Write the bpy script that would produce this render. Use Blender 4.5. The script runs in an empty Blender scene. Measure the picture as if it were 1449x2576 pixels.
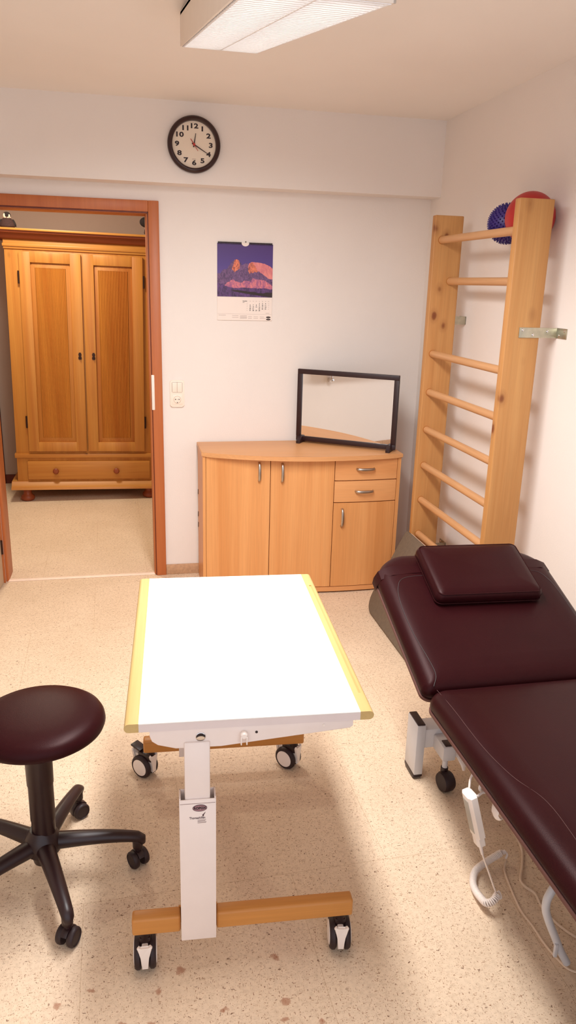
import bpy, bmesh, math, random
from mathutils import Matrix, Vector
random.seed(7)
PI = math.pi
COL = bpy.context.scene.collection

# ------------------------------------------------------------------ helpers
def lin(r, g, b):
    def f(c):
        c = c / 255.0
        return c / 12.92 if c <= 0.04045 else ((c + 0.055) / 1.055) ** 2.4
    return (f(r), f(g), f(b), 1.0)

def Mloc(x, y, z): return Matrix.Translation((x, y, z))
def Mrot(a, ax): return Matrix.Rotation(a, 4, ax)

def merge(bm, t, M=None, mi=None):
    if M is not None:
        bmesh.ops.transform(t, matrix=M, verts=t.verts)
    if mi is not None:
        for f in t.faces: f.material_index = mi
    me = bpy.data.meshes.new('tmp'); t.to_mesh(me); t.free()
    bm.from_mesh(me); bpy.data.meshes.remove(me)

def add_box(bm, lo, hi, bev=0.0, M=None, seg=2, mi=None):
    t = bmesh.new()
    x0, y0, z0 = lo; x1, y1, z1 = hi
    v = [t.verts.new(p) for p in ((x0,y0,z0),(x1,y0,z0),(x1,y1,z0),(x0,y1,z0),(x0,y0,z1),(x1,y0,z1),(x1,y1,z1),(x0,y1,z1))]
    for f in ((0,3,2,1),(4,5,6,7),(0,1,5,4),(1,2,6,5),(2,3,7,6),(3,0,4,7)):
        t.faces.new([v[i] for i in f])
    if bev > 0:
        bmesh.ops.bevel(t, geom=list(t.edges), offset=bev, segments=seg, affect='EDGES', profile=0.5, clamp_overlap=True)
    merge(bm, t, M, mi)

def add_prism(bm, outline, z0, z1, M=None, bev=0.0, mi=None, seg=2):
    """outline: CCW list of (x,y); extruded along z"""
    t = bmesh.new()
    a = [t.verts.new((x, y, z0)) for x, y in outline]
    b = [t.verts.new((x, y, z1)) for x, y in outline]
    n = len(a)
    t.faces.new(list(reversed(a))); t.faces.new(b)
    for i in range(n):
        t.faces.new((a[i], a[(i+1) % n], b[(i+1) % n], b[i]))
    if bev > 0:
        es = [e for e in t.edges if abs(e.verts[0].co.z - e.verts[1].co.z) < 1e-6]
        bmesh.ops.bevel(t, geom=es, offset=bev, segments=seg, affect='EDGES', profile=0.5, clamp_overlap=True)
    bmesh.ops.recalc_face_normals(t, faces=t.faces)
    merge(bm, t, M, mi)

def add_lathe(bm, prof, n=40, M=None, mi=None, sx=1.0, sy=1.0, cap=True):
    """prof: list of (r,z) bottom to top, revolved about z"""
    t = bmesh.new(); rings = []
    for r, z in prof:
        if r < 1e-6: rings.append([t.verts.new((0, 0, z))])
        else: rings.append([t.verts.new((r*sx*math.cos(2*PI*i/n), r*sy*math.sin(2*PI*i/n), z)) for i in range(n)])
    for a, b in zip(rings, rings[1:]):
        for i in range(n):
            j = (i+1) % n
            if len(a) == 1 and len(b) == 1: continue
            if len(a) == 1: t.faces.new((a[0], b[j], b[i]))
            elif len(b) == 1: t.faces.new((a[i], a[j], b[0]))
            else: t.faces.new((a[i], a[j], b[j], b[i]))
    if cap and len(rings[0]) > 1: t.faces.new(list(reversed(rings[0])))
    if cap and len(rings[-1]) > 1: t.faces.new(rings[-1])
    bmesh.ops.recalc_face_normals(t, faces=t.faces)
    merge(bm, t, M, mi)

def smooth_path(pts, sub=6):
    """Catmull-Rom through pts"""
    P = [Vector(p) for p in pts]
    if len(P) < 3: return P
    out = []
    Q = [P[0]*2 - P[1]] + P + [P[-1]*2 - P[-2]]
    for i in range(1, len(Q)-2):
        p0, p1, p2, p3 = Q[i-1:i+3]
        for k in range(sub):
            s = k / sub
            out.append(0.5*((2*p1) + (p2-p0)*s + (2*p0-5*p1+4*p2-p3)*s*s + (3*p1-p0-3*p2+p3)*s*s*s))
    out.append(P[-1])
    return out

def add_tube(bm, pts, r, n=10, cap=True, flat=None, M=None, up=None, mi=None):
    """sweep; r number or list; flat=(a,b) scales the section across / along the up side"""
    t = bmesh.new()
    P = [Vector(p) for p in pts]; m = len(P)
    R = r if isinstance(r, (list, tuple)) else [r]*m
    T = []
    for i in range(m):
        d = P[min(i+1, m-1)] - P[max(i-1, 0)]
        T.append(d.normalized() if d.length > 1e-9 else Vector((0, 0, 1)))
    u = Vector(up) if up else (Vector((0, 0, 1)) if abs(T[0].z) < 0.9 else Vector((1, 0, 0)))
    u = (u - T[0]*u.dot(T[0])).normalized()
    rings = []
    for i in range(m):
        u = (u - T[i]*u.dot(T[i])).normalized()
        w = T[i].cross(u)
        fa, fb = flat if flat else (1, 1)
        rings.append([t.verts.new(P[i] + w*(R[i]*fa*math.cos(2*PI*k/n)) + u*(R[i]*fb*math.sin(2*PI*k/n))) for k in range(n)])
    for a, b in zip(rings, rings[1:]):
        for k in range(n):
            j = (k+1) % n
            t.faces.new((a[k], a[j], b[j], b[k]))
    if cap:
        t.faces.new(list(reversed(rings[0]))); t.faces.new(rings[-1])
    bmesh.ops.recalc_face_normals(t, faces=t.faces)
    merge(bm, t, M, mi)

def add_poly(bm, pts, mi=0):
    f = bm.faces.new([bm.verts.new(p) for p in pts]); f.material_index = mi
    return f

def add_sphere(bm, c, rx, ry=None, rz=None, M=None, u=24, v=16, mi=None):
    t = bmesh.new()
    bmesh.ops.create_uvsphere(t, u_segments=u, v_segments=v, radius=1.0)
    S = Matrix.Diagonal((rx, ry or rx, rz or rx, 1))
    MM = Mloc(*c) @ S
    merge(bm, t, (M @ MM) if M is not None else MM, mi)

def rrect(x0, x1, y0, y1, r, seg=8):
    """CCW rounded rectangle; r number or (bl, br, tr, tl)"""
    if not isinstance(r, (tuple, list)): r = (r,)*4
    out = []
    for (cx, cy, a0, rr) in ((x0, y0, PI, r[0]), (x1, y0, 1.5*PI, r[1]), (x1, y1, 0, r[2]), (x0, y1, 0.5*PI, r[3])):
        sx = 1 if cx == x0 else -1; sy = 1 if cy == y0 else -1
        ox, oy = cx + sx*rr, cy + sy*rr
        for k in range(seg+1):
            a = a0 + 0.5*PI*k/seg
            out.append((ox + rr*math.cos(a), oy + rr*math.sin(a)))
    return out

def add_cushion(bm, ring_at, levels, M=None):
    """ring_at(inset)->outline, levels: (inset, z)"""
    t = bmesh.new(); rings = []
    for ins, z in levels:
        rings.append([t.verts.new((x, y, z)) for x, y in ring_at(ins)])
    n = len(rings[0])
    for a, b in zip(rings, rings[1:]):
        for i in range(n):
            j = (i+1) % n
            t.faces.new((a[i], a[j], b[j], b[i]))
    t.faces.new(list(reversed(rings[0]))); t.faces.new(rings[-1])
    bmesh.ops.recalc_face_normals(t, faces=t.faces)
    merge(bm, t, M)

FONT_CACHE = {}
def add_text(bm, s, size, M, bold=0.0, align='CENTER', ext=0.0004, sx=1.0, mi=None, spacing=1.0):
    """text lies in local xy facing +z, placed by M"""
    cu = bpy.data.curves.new('tmp_text', 'FONT')
    cu.body = s; cu.size = size; cu.align_x = align; cu.align_y = 'CENTER'
    cu.extrude = ext; cu.offset = bold; cu.resolution_u = 3; cu.space_character = spacing
    ob = bpy.data.objects.new('tmp_text', cu); COL.objects.link(ob)
    dg = bpy.context.evaluated_depsgraph_get()
    me = bpy.data.meshes.new_from_object(ob.evaluated_get(dg))
    bpy.data.objects.remove(ob); bpy.data.curves.remove(cu)
    t = bmesh.new(); t.from_mesh(me); bpy.data.meshes.remove(me)
    merge(bm, t, M @ Matrix.Diagonal((sx, 1, 1, 1)), mi)

TH = {}
def thing(name, label, cat, loc=(0, 0, 0), rotz=0.0, group=None, kind=None):
    o = bpy.data.objects.new(name, None); COL.objects.link(o)
    o.empty_display_size = 0.1
    o.location = loc; o.rotation_euler = (0, 0, rotz)
    o['label'] = label; o['category'] = cat
    if group: o['group'] = group
    if kind: o['kind'] = kind
    TH[o] = (Mloc(*loc) @ Mrot(rotz, 'Z'))
    return o

def obj(name, bm, mat, parent=None, world=False, smooth=40, label=None):
    """link bm as one mesh; world=True means verts are world coords and get moved into the thing's space"""
    root = parent
    while root is not None and root not in TH: root = root.parent
    if world and root is not None:
        bmesh.ops.transform(bm, matrix=TH[root].inverted(), verts=bm.verts)
    me = bpy.data.meshes.new(name)
    bm.to_mesh(me); bm.free()
    for m in (mat if isinstance(mat, (list, tuple)) else [mat]): me.materials.append(m)
    if smooth:
        me.polygons.foreach_set('use_smooth', [True]*len(me.polygons))
        me.set_sharp_from_angle(angle=math.radians(smooth))
    o = bpy.data.objects.new(name, me); COL.objects.link(o)
    if parent is not None: o.parent = parent
    if label: o['label'] = label
    return o

def tag(o, label, cat, group=None):
    o['label'] = label; o['category'] = cat
    if group: o['group'] = group
    return o

def struct(name, bm, mat, label=None, smooth=30):
    o = obj(name, bm, mat, smooth=smooth); o['kind'] = 'structure'
    o['label'] = label or name.replace('_', ' '); o['category'] = name.split('_')[0]
    return o

def B(): return bmesh.new()

# ------------------------------------------------------------------ materials
class NT:
    def __init__(s, name):
        s.m = bpy.data.materials.new(name); s.m.use_nodes = True
        s.t = s.m.node_tree; s.t.nodes.clear()
        s.out = s.n('ShaderNodeOutputMaterial'); s.b = s.n('ShaderNodeBsdfPrincipled')
        s.l(s.b, 0, s.out, 0)
    def n(s, typ, **kw):
        nd = s.t.nodes.new(typ)
        for k, v in kw.items():
            if hasattr(nd, k): setattr(nd, k, v)
        return nd
    def l(s, a, ao, b, bi): s.t.links.new(a.outputs[ao], b.inputs[bi])
    def coords(s, scale=(1, 1, 1), rot=(0, 0, 0), loc=(0, 0, 0)):
        tc = s.n('ShaderNodeTexCoord'); mp = s.n('ShaderNodeMapping')
        mp.inputs['Scale'].default_value = scale; mp.inputs['Rotation'].default_value = rot; mp.inputs['Location'].default_value = loc
        s.l(tc, 'Object', mp, 'Vector'); return mp
    def noise(s, vec, scale=1, detail=4, rough=0.55, dist=0.0):
        nd = s.n('ShaderNodeTexNoise'); nd.inputs['Scale'].default_value = scale; nd.inputs['Detail'].default_value = detail
        nd.inputs['Roughness'].default_value = rough; nd.inputs['Distortion'].default_value = dist
        if vec: s.l(vec, 0, nd, 'Vector')
        return nd
    def ramp(s, src, so, stops):
        r = s.n('ShaderNodeValToRGB'); e = r.color_ramp.elements
        while len(e) < len(stops): e.new(0.5)
        for el, (p, c) in zip(e, stops): el.position = p; el.color = c
        s.l(src, so, r, 0); return r
    def mix(s, fac, a, b, mode='MIX'):
        m = s.n('ShaderNodeMix'); m.data_type = 'RGBA'; m.blend_type = mode
        for key, val in ((0, fac), (6, a), (7, b)):
            if isinstance(val, tuple) and isinstance(val[0], bpy.types.Node): s.t.links.new(val[0].outputs[val[1]], m.inputs[key])
            else: m.inputs[key].default_value = val
        return m
    def math(s, op, a, b=0.0):
        m = s.n('ShaderNodeMath'); m.operation = op
        for i, val in enumerate((a, b)):
            if isinstance(val, tuple): s.t.links.new(val[0].outputs[val[1]], m.inputs[i])
            else: m.inputs[i].default_value = val
        return m
    def bump(s, src, so, strength, dist=0.002):
        bp = s.n('ShaderNodeBump'); bp.inputs['Strength'].default_value = strength; bp.inputs['Distance'].default_value = dist
        s.l(src, so, bp, 'Height'); s.l(bp, 0, s.b, 'Normal')

def plain(name, c, rough=0.5, metal=0.0, var=0.06, spec=None, nscale=14, bump=0.0, coat=0.0, emit=0.0, bscale=None):
    t = NT(name); mp = t.coords()
    nz = t.noise(mp, nscale, 3)
    d = tuple(x*(1-var) for x in c[:3]) + (1,); u = tuple(min(1, x*(1+var)) for x in c[:3]) + (1,)
    r = t.ramp(nz, 0, [(0.3, d), (0.7, u)]); t.l(r, 0, t.b, 'Base Color')
    t.b.inputs['Roughness'].default_value = rough; t.b.inputs['Metallic'].default_value = metal
    if spec is not None: t.b.inputs['Specular IOR Level'].default_value = spec
    if coat: t.b.inputs['Coat Weight'].default_value = coat
    if emit:
        t.b.inputs['Emission Color'].default_value = c; t.b.inputs['Emission Strength'].default_value = emit
    if bump:
        n2 = t.noise(mp, bscale or 220, 3); t.bump(n2, 0, bump, 0.001)
    return t.m

def wood(name, light, dark, axis='Z', bands=9.0, along=0.35, fine=0.5, rough=0.45, knots=0.0, kscale=6.0, kcol=(70, 30, 12), spec=0.4, seed=0.0):
    t = NT(name)
    ai = 'XYZ'.index(axis)
    sc = [bands]*3; sc[ai] = along
    mp = t.coords(tuple(sc), loc=(seed, seed*1.7, seed*0.6))
    n1 = t.noise(mp, 1.0, 5, 0.6, 0.6)
    r1 = t.ramp(n1, 0, [(0.28, dark), (0.5, tuple((a+b)/2 for a, b in zip(light, dark))), (0.72, light)])
    sf = [150.0]*3; sf[ai] = 4.0
    mf = t.coords(tuple(sf)); n2 = t.noise(mf, 1.0, 3)
    r2 = t.ramp(n2, 0, [(0.3, (1-0.28*fine,)*3 + (1,)), (0.65, (1, 1, 1, 1))])
    m = t.mix(1.0, (r1, 0), (r2, 0), 'MULTIPLY')
    last = (m, 2)
    if knots:
        sk = [kscale]*3; sk[ai] = kscale*0.62
        mk = t.coords(tuple(sk), loc=(seed*3, 0.3, seed))
        nd = t.noise(t.coords((22, 22, 22)), 1.0, 2)
        mk2 = t.mix(0.05, (mk, 0), (nd, 1), 'ADD')
        vo = t.n('ShaderNodeTexVoronoi'); vo.inputs['Scale'].default_value = 1.0
        t.l(mk2, 2, vo, 'Vector')
        rk = t.ramp(vo, 'Distance', [(0.0, (1, 1, 1, 1)), (0.09*knots, (0.9, 0.9, 0.9, 1)), (0.15*knots, (0.25, 0.25, 0.25, 1)), (0.28*knots, (0, 0, 0, 1))])
        m2 = t.mix((rk, 0), last, lin(*kcol)); last = (m2, 2)
    t.t.links.new(last[0].outputs[last[1]], t.b.inputs['Base Color'])
    t.b.inputs['Roughness'].default_value = rough; t.b.inputs['Specular IOR Level'].default_value = spec
    t.bump(n2, 0, 0.06, 0.001)
    return t.m

def wall_mat(name, c, bump=0.25):
    t = NT(name); mp = t.coords()
    n1 = t.noise(mp, 1.3, 3); d = tuple(x*0.96 for x in c[:3]) + (1,)
    r = t.ramp(n1, 0, [(0.3, d), (0.7, c)]); t.l(r, 0, t.b, 'Base Color')
    t.b.inputs['Roughness'].default_value = 0.85; t.b.inputs['Specular IOR Level'].default_value = 0.15
    n2 = t.noise(mp, 130, 4, 0.65); t.bump(n2, 0, bump, 0.0025)
    return t.m

def floor_mat(name):
    t = NT(name); mp = t.coords()
    n1 = t.noise(mp, 2.2, 4, 0.6); n2 = t.noise(mp, 75, 4, 0.7)
    base = t.ramp(n1, 0, [(0.3, lin(219, 194, 166)), (0.7, lin(231, 207, 180))])
    mott = t.ramp(n2, 0, [(0.32, (0.66, 0.60, 0.54, 1)), (0.5, (0.97, 0.96, 0.94, 1)), (0.68, (1.1, 1.1, 1.08, 1))])
    last = (t.mix(0.42, (base, 0), (mott, 0), 'MULTIPLY'), 2)
    warp = t.noise(mp, 95, 3)
    def flecks(sx, sy, rot, thr, keep, col, seed):
        nonlocal last
        mm = t.coords((sx, sy, 1), rot=(0, 0, rot), loc=(seed, seed*0.37, 0))
        w = t.mix(1.0, (mm, 0), (warp, 1), 'ADD')
        vo = t.n('ShaderNodeTexVoronoi'); vo.voronoi_dimensions = '2D'; vo.inputs['Scale'].default_value = 1.0
        t.l(w, 2, vo, 'Vector')
        sh = t.ramp(vo, 'Distance', [(0.0, (1, 1, 1, 1)), (thr*0.7, (0.9, 0.9, 0.9, 1)), (thr, (0, 0, 0, 1))])
        sep = t.n('ShaderNodeSeparateColor'); t.l(vo, 'Color', sep, 0)
        kp = t.math('GREATER_THAN', (sep, 0), keep)
        f = t.math('MULTIPLY', (sh, 0), (kp, 0))
        f2 = t.math('MULTIPLY', (f, 0), (sep, 1))
        last = (t.mix((f2, 0), last, col), 2)
    flecks(55, 170, 0.25, 0.18, 0.74, lin(132, 88, 54), 3.1)
    flecks(170, 58, -0.35, 0.18, 0.74, lin(124, 78, 46), 9.7)
    flecks(80, 210, 0.95, 0.18, 0.72, lin(150, 104, 68), 17.3)
    flecks(220, 85, 0.6, 0.18, 0.72, lin(140, 94, 60), 29.3)
    flecks(42, 60, 0.4, 0.13, 0.80, lin(95, 52, 28), 5.9)
    flecks(230, 230, 0.0, 0.20, 0.62, lin(166, 122, 84), 23.9)
    # worn brown patches close to the front of the room
    big = t.noise(mp, 34, 3); mm = t.coords((13, 13, 1), loc=(0.4, 0.9, 0)); w = t.mix(0.55, (mm, 0), (big, 1), 'ADD')
    vo = t.n('ShaderNodeTexVoronoi'); vo.voronoi_dimensions = '2D'; vo.inputs['Scale'].default_value = 1.0; t.l(w, 2, vo, 'Vector')
    sh = t.ramp(vo, 'Distance', [(0.0, (1, 1, 1, 1)), (0.11, (0.7, 0.7, 0.7, 1)), (0.15, (0, 0, 0, 1))])
    sp0 = t.n('ShaderNodeSeparateColor'); t.l(vo, 'Color', sp0, 0); rk = t.math('GREATER_THAN', (sp0, 0), 0.76)
    tc = t.n('ShaderNodeTexCoord'); sp = t.n('ShaderNodeSeparateXYZ'); t.l(tc, 'Object', sp, 0)
    msk = t.math('LESS_THAN', (sp, 1), -2.74); mskx = t.math('LESS_THAN', (sp, 0), 0.45)
    f = t.math('MULTIPLY', (sh, 0), (msk, 0)); f = t.math('MULTIPLY', (f, 0), (mskx, 0)); f = t.math('MULTIPLY', (f, 0), (rk, 0)); f = t.math('MULTIPLY', (f, 0), 0.7)
    last = (t.mix((f, 0), last, lin(150, 80, 42)), 2)
    # thin joints between the sheets
    mb = t.coords((1, 1, 1), rot=(0, 0, -0.02), loc=(0.22, 0.1, 0))
    br = t.n('ShaderNodeTexBrick'); br.inputs['Scale'].default_value = 1.0; br.inputs['Brick Width'].default_value = 0.6; br.inputs['Row Height'].default_value = 0.6
    br.inputs['Mortar Size'].default_value = 0.0011; br.inputs['Mortar Smooth'].default_value = 0.1; br.offset = 0.5
    br.inputs['Color1'].default_value = (1, 1, 1, 1); br.inputs['Color2'].default_value = (1, 1, 1, 1); br.inputs['Mortar'].default_value = (0.70, 0.62, 0.54, 1)
    t.l(mb, 0, br, 'Vector')
    last = (t.mix(0.55, last, (br, 0), 'MULTIPLY'), 2)
    t.t.links.new(last[0].outputs[2], t.b.inputs['Base Color'])
    t.b.inputs['Roughness'].default_value = 0.55; t.b.inputs['Specular IOR Level'].default_value = 0.25
    t.bump(n2, 0, 0.08, 0.001)
    return t.m

def leather(name, c, rough=0.42, bump=0.12):
    t = NT(name); mp = t.coords()
    n1 = t.noise(mp, 6, 3); d = tuple(x*0.85 for x in c[:3]) + (1,)
    r = t.ramp(n1, 0, [(0.3, d), (0.7, c)]); t.l(r, 0, t.b, 'Base Color')
    t.b.inputs['Roughness'].default_value = rough; t.b.inputs['Specular IOR Level'].default_value = 0.13; t.b.inputs['Specular Tint'].default_value = (1.0, 0.72, 0.70, 1)
    vo = t.n('ShaderNodeTexVoronoi'); vo.inputs['Scale'].default_value = 420; t.l(mp, 0, vo, 'Vector')
    t.bump(vo, 'Distance', bump, 0.0008)
    return t.m

def picture_sky(name):
    t = NT(name); tc = t.n('ShaderNodeTexCoord'); sp = t.n('ShaderNodeSeparateXYZ'); t.l(tc, 'Object', sp, 0)
    a = t.math('MULTIPLY', (sp, 2), 4.2); a = t.math('SUBTRACT', (a, 0), 0.78)
    r = t.ramp(a, 0, [(0.0, lin(96, 72, 150)), (0.45, lin(76, 52, 128)), (1.0, lin(70, 36, 104))])
    t.l(r, 0, t.b, 'Base Color'); t.b.inputs['Roughness'].default_value = 0.5
    return t.m

def rocky(name, a, b, scale=60, lo=0.4, hi=0.6, stretch=(1, 1, 0.6)):
    t = NT(name); mp = t.coords(stretch); n1 = t.noise(mp, scale, 6, 0.7, 0.8)
    r = t.ramp(n1, 0, [(lo, a), (hi, b)]); t.l(r, 0, t.b, 'Base Color'); t.b.inputs['Roughness'].default_value = 0.5
    return t.m

M = {}
M['wall'] = wall_mat('white_painted_plaster', lin(238, 229, 222))
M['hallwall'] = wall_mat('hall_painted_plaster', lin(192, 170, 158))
M['ceiling'] = wall_mat('ceiling_paint', lin(246, 238, 230), 0.12)
M['floor'] = floor_mat('speckled_linoleum')
M['beech'] = wood('beech_veneer', lin(240, 178, 116), lin(208, 136, 74), 'Z', 6.0, 0.16, 0.3, 0.42, seed=1.3)
M['beech_top'] = wood('beech_veneer_top', lin(226, 168, 114), lin(212, 150, 96), 'X', 8.0, 0.5, 0.3, 0.38, seed=4.4)
M['beech_drawer'] = wood('beech_veneer_drawer', lin(234, 172, 114), lin(220, 152, 94), 'X', 9.0, 0.5, 0.25, 0.42, seed=7.4)
M['pine'] = wood('knotty_pine', lin(204, 152, 94), lin(184, 126, 70), 'Z', 16.0, 0.7, 0.35, 0.5, knots=0.9, kscale=9.0, kcol=(120, 62, 28), seed=2.1)
M['rung'] = wood('beech_rung', lin(214, 164, 116), lin(198, 144, 96), 'Y', 20.0, 1.0, 0.4, 0.42, seed=5.2)
M['honey'] = wood('honey_pine', lin(200, 138, 62), lin(176, 106, 40), 'Z', 18.0, 0.5, 0.35, 0.42, knots=0.3, kscale=5.0, kcol=(80, 34, 12), seed=3.3)
M['honeyx'] = wood('honey_pine_rail', lin(200, 138, 62), lin(178, 110, 44), 'X', 18.0, 0.5, 0.35, 0.42, knots=0.3, kscale=5.0, kcol=(80, 34, 12), seed=6.3)
M['honeyp'] = wood('honey_pine_panel', lin(198, 132, 56), lin(164, 88, 30), 'Z', 9.0, 0.25, 0.6, 0.45, knots=0.2, kscale=4.0, kcol=(80, 34, 12), seed=8.1)
M['cornice'] = wood('shaded_cornice_wood', lin(150, 74, 38), lin(122, 52, 26), 'X', 12.0, 0.6, 0.4, 0.45, seed=1.9)  # darker than the honey pine: the cornice's shade is put into the colour
M['casing'] = wood('reddish_door_casing', lin(192, 112, 62), lin(180, 98, 52), 'Z', 14.0, 0.4, 0.3, 0.42, seed=2.7)
M['casingdark'] = wood('dark_door_rebate', lin(110, 44, 28), lin(92, 34, 22), 'Z', 14.0, 0.4, 0.3, 0.5, seed=2.7)
M['strip'] = wood('yellow_beech_strip', lin(204, 174, 116), lin(196, 164, 104), 'Y', 14.0, 0.7, 0.25, 0.42, seed=0.4)
M['beam'] = wood('orange_beech_beam', lin(206, 142, 72), lin(192, 126, 60), 'X', 16.0, 0.8, 0.3, 0.4, seed=4.9)
M['tabletop'] = plain('white_laminate', lin(246, 242, 236), 0.35, var=0.01)
M['edge'] = plain('white_laminate_edge', lin(222, 208, 204), 0.45, var=0.02)
M['whitemetal'] = plain('white_powder_coat', lin(236, 222, 214), 0.45, var=0.02, bump=0.05)
M['greymetal'] = plain('pale_grey_steel', lin(206, 204, 206), 0.4, var=0.03)
M['leather'] = leather('dark_brown_leather', lin(43, 12, 15), 0.38)
M['leather2'] = leather('dark_brown_leather_pillow', lin(43, 12, 15), 0.36)
M['seam'] = plain('dark_seam_thread', lin(40, 20, 20), 0.6)
M['thread'] = plain('pale_stitching', lin(84, 56, 54), 0.6)
M['board'] = plain('couch_base_board', lin(96, 58, 50), 0.55)
M['blackplastic'] = plain('black_brown_plastic', lin(36, 12, 14), 0.40, var=0.08)
M['tyre'] = plain('dark_rubber_tyre', lin(38, 18, 20), 0.55)
M['whiteplastic'] = plain('white_plastic', lin(240, 228, 218), 0.35, var=0.02)
M['creamplastic'] = plain('cream_plastic', lin(244, 228, 212), 0.35, var=0.015)
M['hole'] = plain('dark_hole', lin(40, 22, 20), 0.7)
M['chrome'] = plain('polished_chrome', (0.75, 0.72, 0.7, 1), 0.12, 1.0, var=0.03)
M['nickel'] = plain('brushed_nickel', (0.52, 0.47, 0.42, 1), 0.32, 1.0, var=0.05)
M['zinc'] = plain('zinc_plated_steel', (0.52, 0.50, 0.40, 1), 0.38, 1.0, var=0.12, nscale=40)
M['darkmetal'] = plain('dark_iron', lin(58, 34, 26), 0.45, 0.6)
M['redball'] = plain('red_rubber', lin(170, 30, 30), 0.45, var=0.03)
M['blueball'] = plain('blue_rubber', lin(58, 40, 118), 0.4, var=0.05)
M['greymat'] = plain('grey_foam_board', lin(112, 98, 82), 0.85, var=0.1, nscale=60, bump=0.25, bscale=300)
M['matedge'] = plain('pale_mat_edge', lin(226, 202, 182), 0.7)
M['mirror'] = plain('mirror_glass', (0.93, 0.93, 0.92, 1), 0.0, 1.0, var=0.0)
M['blackframe'] = plain('black_frame', lin(42, 18, 20), 0.45, var=0.06)
M['clockrim'] = plain('dark_brown_rim', lin(46, 18, 18), 0.28, var=0.05)
M['clockface'] = plain('cream_dial', lin(236, 220, 200), 0.6, var=0.02)
M['ink'] = plain('dark_ink', lin(44, 28, 30), 0.6)
M['redink'] = plain('red_hand', lin(176, 50, 40), 0.5)
M['greyink'] = plain('grey_ink', lin(150, 128, 120), 0.6)
M['paper'] = plain('calendar_paper', lin(240, 226, 216), 0.6, var=0.01)
M['badge'] = plain('badge_grey_violet', lin(150, 112, 118), 0.4)
M['badgedark'] = plain('badge_dark', lin(74, 44, 52), 0.45)
M['cable'] = plain('pale_cable', lin(222, 196, 170), 0.5)
M['coil'] = plain('white_coil_cable', lin(236, 222, 212), 0.4)
M['keypad'] = plain('handset_keypad', lin(176, 170, 158), 0.5)
M['threshold'] = plain('pale_threshold_strip', lin(250, 226, 206), 0.35, 0.0)
M['skirting'] = plain('linoleum_skirting', lin(190, 150, 116), 0.6, var=0.14, nscale=60)
M['leaf'] = plain('grey_beige_door_leaf', lin(206, 188, 166), 0.5)
M['reflector'] = plain('lamp_reflector', lin(250, 248, 245), 0.4, var=0.0)
M['louvre'] = plain('white_louvre', lin(246, 244, 244), 0.3, var=0.01)
M['casinglamp'] = plain('lamp_casing_paint', lin(236, 224, 210), 0.45, var=0.02)
M['tube'] = plain('fluorescent_tube', (1.0, 0.97, 0.93, 1), 0.4, var=0.0, emit=3.6)
M['plushdark'] = plain('dark_plush', lin(58, 34, 32), 0.9, var=0.2, nscale=80, bump=0.4)
M['plushblack'] = plain('black_plush', lin(34, 24, 24), 0.9, var=0.2, nscale=80, bump=0.4)
M['plushwhite'] = plain('white_plush', lin(226, 200, 180), 0.9, var=0.08, nscale=80, bump=0.4)
M['scuff'] = plain('brown_scuff', lin(150, 104, 82), 0.8)
M['sky'] = picture_sky('printed_dusk_sky')
M['rock'] = rocky('printed_purple_rock', lin(70, 42, 84), lin(132, 92, 138), 90, 0.35, 0.7)
M['spire'] = rocky('printed_orange_rock', lin(120, 50, 58), lin(232, 128, 92), 110, 0.38, 0.56, (1, 1, 0.4))
M['cloud'] = rocky('printed_pink_cloud', lin(196, 104, 118), lin(232, 142, 132), 40, 0.35, 0.7)
M['snow'] = rocky('printed_pink_snow', lin(138, 78, 128), lin(226, 128, 128), 60, 0.38, 0.64)
M['dusk'] = rocky('printed_dark_slope', lin(56, 28, 70), lin(104, 64, 128), 70, 0.4, 0.66)

# ------------------------------------------------------------------ room (x right, y away, z up; back wall at y=0)
XR, XL, ZC = 1.695, -1.70, 2.53
DX0, DX1, DZ = -0.72, 0.136, 2.03          # door opening
YF = -4.75
b = B(); add_box(b, (-2.2, YF, -0.12), (2.2, 2.55, 0.0)); struct('floor', b, M['floor'], 'beige speckled linoleum floor')
b = B(); add_box(b, (-2.2, YF, ZC), (2.2, 2.55, ZC+0.12)); struct('ceiling', b, M['ceiling'], 'plain beige white ceiling')
b = B()
add_box(b, (XL-0.1, 0, 0), (DX0, 0.15, ZC)); add_box(b, (DX1, 0, 0), (XR+0.1, 0.15, ZC)); add_box(b, (DX0, 0, DZ), (DX1, 0.15, ZC))
struct('wall_back', b, M['wall'], 'white back wall with doorway')
b = B(); add_box(b, (XR, YF, 0), (XR+0.15, 0.0, ZC)); struct('wall_right', b, M['wall'], 'white right wall behind the wall bars')
b = B(); add_box(b, (XL-0.15, YF, 0), (XL, 0.0, ZC)); struct('wall_left', b, M['wall'], 'white left wall')
b = B(); add_box(b, (XL, -0.14, 2.155), (XR, 0, ZC)); struct('trim_1', b, M['wall'], 'white boxed beam along the top of the back wall')
# hallway
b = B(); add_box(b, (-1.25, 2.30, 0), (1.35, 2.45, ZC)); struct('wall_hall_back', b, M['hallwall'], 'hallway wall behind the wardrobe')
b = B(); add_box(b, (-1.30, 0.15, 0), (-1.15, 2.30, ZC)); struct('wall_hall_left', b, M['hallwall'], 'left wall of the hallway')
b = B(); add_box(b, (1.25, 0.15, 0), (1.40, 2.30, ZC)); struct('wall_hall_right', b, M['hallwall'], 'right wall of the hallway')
b = B(); add_box(b, (-1.034, 2.285, 0), (1.25, 2.30, 0.075)); struct('baseboard_hall', b, M['casingdark'], 'dark wooden baseboard in the hallway')
b = B(); add_box(b, (-1.15, 2.262, 0), (-1.035, 2.30, 2.05), 0.004); struct('trim_3', b, M['casingdark'], 'dark door casing at the left end of the hallway')
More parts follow.
